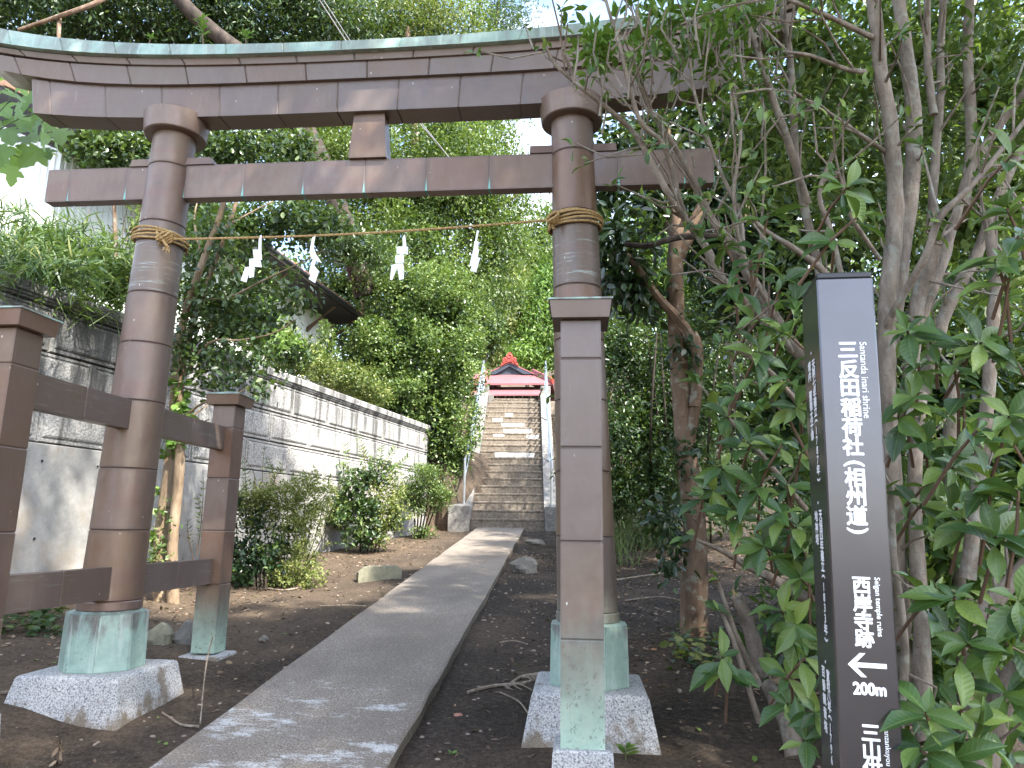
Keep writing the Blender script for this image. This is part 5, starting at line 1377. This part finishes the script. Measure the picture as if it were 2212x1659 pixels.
# ---- sapling with twin trunk by the wall, behind the left pillar ---------------------
b0 = G(365, 1300); Yb = b0[1]
t = tree('holly_tree', b0, 'slender pale twin stemmed tree with dark holly leaves against the stone wall', 'tree')
limb('trunk', [b0 + [-.06, 0, -.1], spot(345, 1180, Yb), spot(367, 1000, Yb), spot(378, 860, Yb), spot(385, 760, Yb - .1), spot(405, 660, Yb - .2), spot(440, 560, Yb - .3), spot(480, 450, Yb - .3), spot(492, 380, Yb - .3)], .070, .022, 'bark_pale', t, 10)
limb('trunk', [b0 + [.07, -.03, -.1], spot(372, 1180, Yb - .05), spot(388, 1010, Yb - .1), spot(386, 900, Yb - .1), spot(392, 800, Yb - .1), spot(420, 690, Yb), spot(452, 600, Yb), spot(500, 470, Yb), spot(520, 400, Yb)], .058, .018, 'bark_pale', t, 10)
for i, q in enumerate(([(385, 830, -.1), (450, 742, -.2), (520, 735, -.3), (590, 720, -.4), (640, 690, -.5)], [(392, 905, -.1), (440, 870, -.2), (500, 855, -.35), (540, 835, -.4)], [(430, 650, 0), (500, 640, -.2), (560, 610, -.3), (640, 572, -.4), (700, 540, -.5)], [(395, 780, 0), (430, 735, .1), (470, 690, .2), (530, 650, .3)], [(405, 900, 0), (420, 895, 0), (470, 860, .2)], [(470, 500, 0), (540, 460, .1), (600, 430, .2)], [(440, 570, 0), (420, 480, .1), (430, 420, .2)], [(380, 945, -.1), (425, 920, -.1), (452, 905, -.1)])):
    limb('branch', [spot(a, b_, Yb + c_) for a, b_, c_ in q], .016, .005, 'bark_pale', t, 6)
bl = [B(480, 660, Yb, 85, 70, .5), B(570, 690, Yb, 85, 55, .5), B(640, 640, Yb - .1, 45, 28, .3), B(450, 770, Yb, 55, 60, .4), B(540, 770, Yb - .3, 70, 45, .3), B(420, 560, Yb, 50, 70, .4), B(540, 600, Yb + .1, 90, 60, .4), B(560, 835, Yb - .4, 40, 22, .2), B(470, 830, Yb - .3, 40, 30, .2), B(420, 640, Yb - .2, 30, 70, .3), B(470, 500, Yb - .2, 40, 70, .3), B(400, 760, Yb - .2, 24, 60, .25)]
crown('crown', t, bl, 600, 7, .066, .55, 'leaf_holly', 101, 'round', .1, 1, .05, .55, .3, .15)
bl = [B(600, 470, Yb + .8, 100, 45, .5), B(520, 500, Yb + .7, 70, 60, .5), B(690, 500, Yb + .9, 70, 60, .5), B(640, 330, Yb + 1.0, 60, 45, .4), B(520, 320, Yb + 1.0, 80, 40, .4), B(460, 330, Yb + 1.0, 45, 45, .4)]
crown('crown', t, bl, 900, 7, .072, .52, 'leaf_holly', 102, 'round', .3, .95, .05, .5, .3)
bl = [B(390, 870, Yb - .12, 16, 50, .1), B(375, 960, Yb - .1, 16, 40, .1), B(345, 1120, Yb, 14, 60, .1), B(400, 930, Yb - .12, 16, 30, .1)]
crown('ivy', t, bl, 42, 4, .085, .75, 'leaf_bright', 103, 'round', -.2, .9, .02, .3, .1, .4)
crown('shoot_leaves', t, [B(350, 1150, Yb - .1, 22, 60, .15), B(340, 1220, Yb - .1, 30, 40, .15)], 60, 5, .05, .5, 'leaf_mid', 104, 'oval', .2, 1, .04)
# bright green young shrub behind the rope, on the raised ground
t = tree('young_shrub', spot(440, 640, 4.4), 'fresh light green leafy shrub behind the straw rope near the left pillar', 'shrub')
for i, px in enumerate((430, 455, 480)): limb('stem', [spot(px, 660, 4.4), spot(px, 540, 4.4), spot(px + 10 * (i - 1), 450, 4.3)], .014, .005, 'stem_green', t, 5)
crown('crown', t, [B(430, 480, 4.3, 45, 40, .35), B(480, 460, 4.4, 50, 30, .35), B(440, 560, 4.3, 50, 50, .35), B(540, 640, 5.5, 60, 50, .4), B(610, 745, 6.5, 50, 30, .4), B(560, 720, 5.2, 80, 50, .4)], 420, 6, .095, .34, 'leaf_bright', 111, 'oval', .4, .95, .04, .5, .3)
# holly beside the house corner
t = tree('holly_bush', spot(240, 520, 3.6), 'dense round leaved dark bush in front of the house corner, left of the pillar top', 'bush')
limb('stem', [spot(250, 560, 3.6), spot(245, 420, 3.5), spot(230, 320, 3.4)], .03, .01, 'bark_tan', t, 6)
crown('crown', t, [B(240, 320, 3.4, 75, 42, .4), B(190, 300, 3.4, 45, 30, .3), B(300, 310, 3.6, 45, 45, .4), B(215, 345, 3.4, 55, 20, .3)], 340, 7, .075, .55, 'leaf_holly', 121, 'round', .3, .95, .04, .5, .3)
# bamboo grass over the near coping
pts = [(-5.1 - .25 * (i % 4), 1.2 + .32 * i, 2.9) for i in range(15)]
grass('bamboo_grass', pts, 480, .35, 1.1, 10, .24, .085, 'leaf_sasa', 'dense bamboo grass arching over the wall coping below the white house', 'grass clump', .5)
gb = bpy.data.objects['bamboo_grass.001']
crown('leaf_mass', gb, [B(50, 510, 2.3, 70, 45, .35), B(160, 540, 2.8, 80, 45, .35), B(100, 580, 2.0, 90, 32, .3), B(240, 580, 3.1, 70, 40, .3), B(20, 570, 1.7, 70, 35, .3)], 470, 7, .19, .085, 'leaf_sasa', 141, 'blade', .3, .9, .08, .45, .3, .25)
pts = [(-5.0, .9 + .25 * i, 2.95) for i in range(7)]
grass('bamboo_grass', pts, 130, .25, .6, 8, .17, .09, 'leaf_bright', 'short yellow green bamboo sprays hanging over the nearest coping at the left edge', 'grass clump', .8)
t = tree('dry_bush', spot(300, 560, 3.9), 'bare twiggy dry bush in front of the white corrugated wall', 'bush')
mb = MB(); q = random.Random(6)
for i in range(26):
    a = spot(270 + q.uniform(-40, 60), 560, 3.9); b_ = a + np.array([q.uniform(-.5, .5), q.uniform(-.3, .3), q.uniform(.5, 1.0)])
    mb.tube(refine([a, (a + b_) / 2 + [q.uniform(-.08, .08), 0, 0], b_], 2), [.009, .007, .005, .004, .002], 4, False)
tag(mb.build('twigs', 'bark_tan', t), kind='stuff')
crown('crown', t, [B(330, 480, 4.0, 60, 50, .3), B(240, 540, 3.8, 70, 35, .3)], 110, 6, .06, .5, 'leaf_mid', 131, 'oval', .4, 1, .05, .6)
t = tree('low_shrub', spot(330, 640, 3.4), 'mixed green shrub behind the coping either side of the left pillar', 'shrub')
crown('crown', t, [B(300, 590, 3.4, 50, 60, .3), B(240, 620, 3.0, 60, 40, .3), B(420, 640, 4.2, 50, 60, .3), B(520, 690, 5.2, 70, 45, .4), B(330, 500, 3.8, 40, 40, .3)], 800, 7, .07, .5, 'leaf_mid', 133, 'oval', .4, 1, .05, .55)
crown('crown', t, [B(480, 720, 4.8, 60, 50, .4), B(530, 650, 5.6, 60, 60, .4), B(620, 760, 6.6, 60, 35, .4)], 420, 7, .08, .5, 'leaf_dark', 134, 'oval', .4, 1, .05, .5)

# ---- maple spray entering at the left edge --------------------------------------------
t = tree('maple_tree', (-4.6, -1.2, .4), 'maple branch with pale green lobed leaves reaching in at the left edge', 'tree')
Ym = .6
limb('trunk', [(-4.6, -1.2, .1), (-4.55, -1.0, 2.4), spot(-120, 330, .2)], .06, .03, 'bark_gray', t)
for q in ([(-120, 330, .2), (-40, 300, .4), (30, 262, .5), (75, 245, .6), (120, 250, .65)], [(-80, 300, .3), (0, 240, .5), (30, 200, .55)], [(-40, 300, .4), (20, 330, .6), (60, 350, .7)]):
    limb('branch', [spot(a, b_, c_) for a, b_, c_ in q], .008, .003, 'stem_green', t, 5)
T, F = TM['palm']; mm = bpy.data.meshes.new('leaf'); mm.from_pydata([tuple(v) for v in T], [], F); mm.update()
a_ = mm.attributes.new('rnd', 'FLOAT', 'FACE'); a_.data.foreach_set('value', np.full(len(F), .4, np.float32))
u_ = mm.attributes.new('luv', 'FLOAT_VECTOR', 'POINT'); q_ = T.astype(np.float32).copy(); q_[:, 2] = 0; u_.data.foreach_set('vector', q_.ravel()); mm.materials.append(MAT['leaf_maple'])
rg = np.random.default_rng(140)
ml = [(10, 165, 70), (30, 205, 60), (62, 215, 55), (5, 235, 65), (45, 262, 75), (85, 250, 60), (112, 262, 65), (18, 290, 80), (60, 300, 70), (95, 300, 65), (-10, 300, 60), (5, 340, 75), (35, 345, 70), (70, 335, 70), (130, 290, 55), (-5, 200, 60), (40, 240, 50), (20, 320, 60), (78, 275, 50), (100, 330, 55), (-20, 260, 70), (50, 190, 45), (120, 305, 45), (25, 375, 50)]
for px, py, sz in ml:
    Y = Ym + rg.uniform(-.2, .25); c = spot(px, py, Y); s = np.linalg.norm(c - CAM) / 1568.9
    D = np.array([.35 + rg.normal(0, .5), -.25 + rg.normal(0, .3), -.75 + rg.normal(0, .4)]); N = np.array([.15 + rg.normal(0, .5), -.65, .55 + rg.normal(0, .5)])
    one_leaf(c - nrm(D) * sz * s * .3, D, N, sz * s * rg.uniform(.5, .7), mm, t)

# ---- shrubs along the foot of the wall ------------------------------------------------
def shoot(parent, base, tip, n, sz, mat, seed, wd=.42):
    r2 = np.random.default_rng(seed); base = np.array(base); tip = np.array(tip)
    mid = (base + tip) / 2 + r2.normal(size=3) * .03
    limb('shoot', [base, mid, tip], .006, .002, 'stem_brown', parent, 5)
    P = []; D = []; N = []
    for i in range(n):
        u = .25 + .75 * i / n; p = base * (1 - u) ** 2 + 2 * mid * u * (1 - u) + tip * u * u if False else base + (tip - base) * u
        ax = nrm(tip - base)
        for sd in (-1, 1):
            sidev = nrm(np.cross(ax, [r2.normal(0, .3), -1, .2])) * sd
            P.append(p); D.append(sidev * .8 + ax * .55); N.append(np.array([r2.normal(0, .4), -.5, .8]))
    return leaf_object('shoot_leaves', 'oval', np.array(P), np.array(D), np.array(N), sz * r2.uniform(.7, 1.1, len(P)), wd, mat, parent, r2)
bA = G(610, 1262); YA = bA[1]
t = tree('azalea_bush', bA, 'olive yellow azalea bush with bare inner twigs, largest of the shrubs along the wall', 'bush')
for i in range(9):
    limb('stem', [bA + [.03 * (i - 4), .05 * (i % 4) - .02, -.05], spot(580 + 14 * i, 1170, YA + .1), spot(560 + 20 * i, 1060 + 8 * abs(i - 4), YA)], .008, .004, 'bark_dark', t, 5, 3, .1, i)
bl = [B(640, 1060, YA, 62, 36, .32), B(590, 1075, YA + .05, 50, 34, .3), B(680, 1090, YA, 36, 50, .28), B(620, 1120, YA + .1, 70, 50, .35), B(655, 1170, YA, 48, 50, .3), B(555, 1090, YA + .1, 40, 40, .3), B(640, 1215, YA - .05, 45, 40, .28), B(660, 1245, YA - .1, 40, 20, .25), B(590, 1250, YA - .15, 50, 18, .22)]
crown('crown', t, bl, 1600, 7, .038, .48, 'leaf_yellow', 151, 'oval', .5, .9, .02, .4, .4, rag=6)
t = tree('camellia_bush', G(560, 1275), 'dark glossy camellia bush at the left foot of the azalea, beside the low post', 'bush')
for i in range(4): limb('stem', [G(550 + 8 * i, 1275), spot(545 + 10 * i, 1180, YA - .1)], .012, .005, 'bark_dark', t, 5)
bl = [B(540, 1170, YA - .1, 42, 55, .25), B(570, 1215, YA - .2, 58, 48, .3), B(520, 1230, YA - .1, 34, 40, .22), B(600, 1180, YA - .15, 40, 40, .2), B(535, 1110, YA, 30, 30, .2)]
crown('crown', t, bl, 330, 6, .066, .5, 'leaf_camellia', 152, 'oval', .3, 1, .03, .45, .4, rag=5)
crown('crown', t, bl, 60, 5, .06, .5, 'leaf_hedge', 153, 'oval', .3, 1, .03, .1, .3)
for i, (bx, by, tx, ty) in enumerate(((575, 1090, 572, 960), (545, 1080, 525, 985), (580, 1060, 610, 1000), (530, 1110, 528, 1010), (590, 1050, 580, 990))):
    shoot(t, spot(bx, by, YA), spot(tx, ty, YA), 9, .05, 'leaf_mid', 160 + i)
for i, (bx, by, tx, ty) in enumerate(((425, 1200, 440, 1030), (440, 1190, 425, 1070), (418, 1210, 405, 1120))):
    shoot(t, spot(bx, by, Yb + .5), spot(tx, ty, Yb + .4), 9, .05, 'leaf_mid', 170 + i)
bB = G(800, 1192); YB = bB[1]
t = tree('privet_bush', bB, 'leggy green shrub with long upright shoots, middle of the shrubs along the wall', 'bush')
for i in range(6): limb('stem', [bB + [.05 * (i - 3), 0, -.05], spot(775 + 12 * i, 1130, YB), spot(760 + 20 * i, 1060, YB)], .014, .005, 'bark_dark', t, 5, 3, .1, i)
bl = [B(770, 1070, YB, 45, 45, .35), B(790, 1120, YB - .1, 58, 40, .4), B(745, 1110, YB, 32, 30, .3), B(780, 1165, YB - .2, 40, 22, .3), B(800, 1030, YB, 42, 30, .3)]
crown('crown', t, bl, 480, 6, .085, .45, 'leaf_dark', 181, 'oval', .3, 1, .04, .45, .4, rag=6)
crown('crown', t, bl, 120, 6, .08, .45, 'leaf_hedge', 182, 'oval', .4, 1, .04, .15, .3)
bl = [B(840, 1060, YB, 32, 50, .3), B(845, 1110, YB - .05, 34, 40, .3), B(820, 1150, YB - .1, 26, 30, .25)]
crown('crown', t, bl, 330, 6, .055, .45, 'leaf_yellow', 183, 'oval', .4, 1, .04, .35, .3)
for i, (bx, by, tx, ty) in enumerate(((755, 1040, 745, 955), (790, 1020, 778, 962), (800, 1010, 772, 935), (820, 1020, 855, 965), (830, 1030, 885, 985), (770, 1030, 730, 1000), (800, 1020, 805, 985), (815, 1020, 825, 960))):
    shoot(t, spot(bx, by, YB), spot(tx, ty, YB), 8, .085, 'leaf_hedge', 190 + i)
bC = G(906, 1163); YC = bC[1]
t = tree('azalea_bush', bC, 'round topped small azalea on a few bare stems near the stair foot', 'bush')
for i in range(6): limb('stem', [bC + [.03 * (i - 3), 0, -.05], spot(895 + 8 * i, 1110, YC), spot(880 + 16 * i, 1050, YC)], .02, .008, 'bark_dark', t, 6, 3, .1, i)
bl = [B(920, 1045, YC, 52, 32, .45), B(890, 1070, YC, 28, 28, .35), B(950, 1075, YC, 26, 30, .35), B(915, 1020, YC, 32, 14, .3), B(905, 1095, YC, 34, 18, .3), B(915, 1150, YC - .1, 24, 14, .2)]
crown('crown', t, bl, 1000, 6, .05, .48, 'leaf_hedge', 201, 'oval', .5, .9, .03, .35, .35, rag=4)
crown('crown', t, bl, 300, 6, .05, .48, 'leaf_dark', 202, 'oval', .3, .9, .03, .6, .25)

# ---- sprouts on top of the lintel ------------------------------------------------------
def sprout(px, py0, py1, Y, n, sz, lab, sd=0):
    a = spot(px, py0, Y); b_ = spot(px + sd, py1, Y); tt = empty('sprout', tuple(a), lab, 'seedling', 'plants sprouting on the lintel roof')
    limb('stem', [a - [0, 0, .03], (a + b_) / 2, b_], .005, .003, 'stem_brown', tt, 5)
    r2 = np.random.default_rng(int(px)); P = []; D = []; N = []
    for i in range(n):
        u = .3 + .7 * (i + 1) / n; an = i * 2.4
        P.append(a + (b_ - a) * u); D.append([math.cos(an), math.sin(an) - .2, .5]); N.append([r2.normal(0, .3), -.4, 1])
    leaf_object('leaves', 'oval', np.array(P), np.array(D), np.array(N), sz * r2.uniform(.7, 1.1, n), .4, 'leaf_bright', tt, r2)
sprout(440, 95, 40, -.12, 22, .065, 'tallest green seedling rooted on the lintel roof', -4)
sprout(530, 94, 74, -.15, 9, .065, 'small bright seedling on the lintel roof, right of the tallest', 4)
sprout(322, 90, 80, -.1, 7, .045, 'lowest tuft sprouting on the lintel roof, left of the tallest', 6)

# ---- ground plants, litter --------------------------------------------------------------
t = empty('ivy_patch', tuple(G(60, 1370)), 'dark leafy ground ivy under the left rail beside the wall foot', 'ground ivy')
rg = np.random.default_rng(210); P = []; 
for _ in range(260):
    px, py = rg.uniform(-60, 135), rg.uniform(1318, 1378); q = G(px, py); P.append(q + [0, 0, rg.uniform(.01, .10)])
P = np.array(P); D = rg.normal(size=P.shape) * [1, 1, .3]; N = rg.normal(size=P.shape) * .35 + [0, -.3, 1]
leaf_object('leaves', 'round', P, D, N, .075 * rg.uniform(.6, 1.2, len(P)), .6, 'leaf_dark', t, rg)
t = empty('variegated_plant', tuple(G(1490, 1405)), 'low clump of cream and green leaves at the camellia trunk foot', 'plant')
P = np.array([G(rg.uniform(1445, 1560), rg.uniform(1375, 1450)) + [0, 0, rg.uniform(.01, .10)] for _ in range(150)]); D = rg.normal(size=P.shape) * [1, 1, .4]; N = rg.normal(size=P.shape) * .4 + [0, -.4, 1]
leaf_object('leaves', 'round', P[:100], D[:100], N[:100], .07 * rg.uniform(.6, 1.2, 100), .5, 'leaf_dark', t, rg)
leaf_object('pale_leaves', 'round', P[100:], D[100:], N[100:], .075 * rg.uniform(.6, 1.2, 50), .6, 'leaf_yellow', t, rg)
def weed(px, py, n, sz, h, lab, mat='leaf_bright', cat='weed'):
    q = G(px, py); tt = empty('weed', tuple(q), lab, cat)
    r2 = np.random.default_rng(px); limb('stem', [q - [0, 0, .01], q + [0, 0, h * .5], q + [.005, 0, h]], .003, .002, 'stem_green', tt, 5)
    P = np.array([q + [0, 0, h * (.4 + .6 * (i + 1) / n)] for i in range(n)]); D = np.array([[math.cos(i * 2.2), math.sin(i * 2.2), .3] for i in range(n)]); N = np.array([[0, -.3, 1]] * n) + r2.normal(size=(n, 3)) * .3
    leaf_object('leaves', 'oval', P, D, N, sz * r2.uniform(.7, 1.2, n), .45, mat, tt, r2)
weed(1352, 1648, 12, .06, .07, 'small green seedling on dark soil right of the front copper post')
weed(975, 1635, 6, .035, .02, 'tiny bright green weed against the right side of the path')
weed(675, 1235, 9, .11, .12, 'broad leaved young plant at the right foot of the camellia bush', 'leaf_mid')
q = G(122, 1655); t = empty('dried_weed', tuple(q), 'withered brown weed standing in the soil in front of the left footing', 'dead plant')
limb('stem', [q, q + [0, 0, .06], q + [.004, 0, .12]], .004, .002, 'bark_dark', t, 5)
P = np.array([q + [0, 0, .02 + .1 * i / 14] for i in range(14)]); D = rg.normal(size=P.shape) * .5 + [0, 0, -1]; N = rg.normal(size=P.shape)
leaf_object('leaves', 'oval', P, D, N, .05, .35, 'leaf_dead', t, rg)

def scatter(n, box, fn):
    out = []
    while len(out) < n:
        x, y = rg.uniform(box[0], box[1]), rg.uniform(box[2], box[3])
        f = (y + .8) / 11.9; xl = -1.734 - .332 * f; xr = -.775 - .331 * f
        if xl - .02 < x < xr + .02 or rg.random() > fn(x, y): continue
        d = (x - WP[0]) * WN[0] + (y - WP[1]) * WN[1]
        if d < .05 and y < 11: continue
        out.append((x, y, ground_z(x, y)))
    return np.array(out)
def dens(x, y):
    d = .16
    if x > .2 and y > .6: d = 1.3
    if x > -.6 and y > 6: d = .9
    if x < -2.6 and y > 2.5: d = .75
    if x < -3.2 and y > .8: d = .8
    if x > .2 and -1.2 < y < .6: d = .5
    return d
P = scatter(8500, (-4.6, 3.2, -1.4, 11.4), dens); P[:, 2] += .004 + rg.random(len(P)) * .012
D = rg.normal(size=P.shape) * [1, 1, .15]; N = rg.normal(size=P.shape) * .35 + [0, 0, 1]
o = leaf_object('leaf_litter', 'oval', P, D, N, rg.uniform(.018, .055, len(P)), .5, 'leaf_dead', None, rg); tag(o, 'scattered brown fallen leaves on the bare soil', 'leaf litter')
P = scatter(1300, (-3.4, 3.4, 11.2, 18), lambda x, y: 1. if 1.1 < abs(x + 1.45 + .07 * (y - 11)) < 2 else 0.); P[:, 2] += .03
D = rg.normal(size=P.shape) * [1, 1, .15]; N = rg.normal(size=P.shape) * .4 + [0, -.5, 1]
o = leaf_object('leaf_litter', 'oval', P, D, N, .10, .5, 'leaf_dead', None, rg); tag(o, 'brown fallen leaves on the banks beside the stairs', 'leaf litter')
P = scatter(26, (-4.0, 1.4, -.9, 4), lambda x, y: 1.); P[:, 2] += .012
D = rg.normal(size=P.shape) * [1, 1, .1]; N = rg.normal(size=P.shape) * .3 + [0, 0, 1]
o = leaf_object('fresh_leaf_litter', 'oval', P, D, N, rg.uniform(.03, .06, len(P)), .45, 'leaf_bright', None, rg); tag(o, 'a few fallen green and yellow leaves on the soil', 'leaf litter')
# pebbles
mb = MB(); Q = scatter(900, (-4.2, 2.2, -1.4, 8), lambda x, y: .9 if -0.95 < x < .1 else .45)
for i, q in enumerate(Q):
    r_ = rg.uniform(.004, .013) * (1.7 if i % 14 == 0 else 1); k = rg.uniform(.7, 1.4)
    a0 = rg.uniform(0, 1)
    rs = [[q + np.array([r_ * s * k * math.cos(a0 + 1.047 * j), r_ * s / k * math.sin(a0 + 1.047 * j), r_ * h]) for j in range(6)] for s, h in ((.7, -.3), (1, .15), (.55, .6))]
    mb.rings(rs)
o = mb.build('pebbles', 'pebble', None, 60); tag(o, 'small pebbles and stone chips scattered on the soil', 'pebbles', None, 'stuff')
# soil crumbs give the earth a broken surface
mb = MB(); Q = scatter(5200, (-4.0, 2.0, -1.6, 5), lambda x, y: .9 if y < 2 else .4)
for i, q in enumerate(Q):
    r_ = rg.uniform(.003, .010); a0 = rg.uniform(0, 1)
    mb.add([q + np.array([r_ * math.cos(a0 + 2.094 * j), r_ * math.sin(a0 + 2.094 * j), -.002]) for j in range(3)] + [q + np.array([0, 0, r_ * .8])], [(0, 1, 3), (1, 2, 3), (2, 0, 3)])
o = mb.build('soil_crumbs', 'soil', None); tag(o, 'loose crumbs of dark earth over the ground', 'soil', None, 'stuff')
# twigs on the ground
tws = [([(1010, 1500), (1060, 1487), (1130, 1480), (1160, 1470)], 'long forked dead twig on dark soil left of the right footing', .009), ([(1080, 1500), (1120, 1520), (1140, 1545)], 'thin curved root like twig below the long forked one', .005),
 ([(1095, 1490), (1120, 1470), (1155, 1462), (1172, 1460)], 'thick broken branch piece touching the right footing', .012), ([(690, 1312), (740, 1310), (790, 1312)], 'pale straight twig left of the path, level with the post foot', .005),
 ([(570, 1272), (610, 1277), (650, 1272)], 'bleached twig lying before the azalea bush', .007), ([(1080, 1392), (1110, 1388), (1140, 1396)], 'short wriggling twig right of the path near its middle', .006),
 ([(350, 1545), (390, 1570), (430, 1575)], 'dry twig with a dead leaf beside the left edge of the path', .006), ([(432, 1570), (435, 1535), (440, 1505), (450, 1485)], 'thin upright dead stalk beside the left edge of the path', .004),
 ([(0, 1502), (40, 1497), (75, 1490)], 'grey stick behind the left granite footing', .009), ([(1330, 1255), (1380, 1248), (1430, 1240)], 'dead branch among leaf litter behind the right boot', .010), ([(1350, 1300), (1420, 1292), (1470, 1300)], 'second dead branch among leaf litter, nearer the camellia trunk', .008)]
for i, (pp, lb, r_) in enumerate(tws):
    P3 = [G(*q) + [0, 0, .012 + (.0 if i != 7 else .09 * k)] for k, q in enumerate(pp)]
    o = MB().tube(refine(P3, 4), r_, 6, True, .15, random.Random(i)).build('dead_twig', 'twig_dry', None, True); tag(o, lb, 'twig')
    if i in (0, 2):
        for k in range(3):
            a = P3[1] + (P3[2] - P3[1]) * (.2 + .3 * k); MB().tube([a, a + [.04, -.06 - .02 * k, .015], a + [.10, -.10 - .03 * k, -.0]], [.005, .004, .002], 5).build('side_twig', 'twig_dry', o, True)
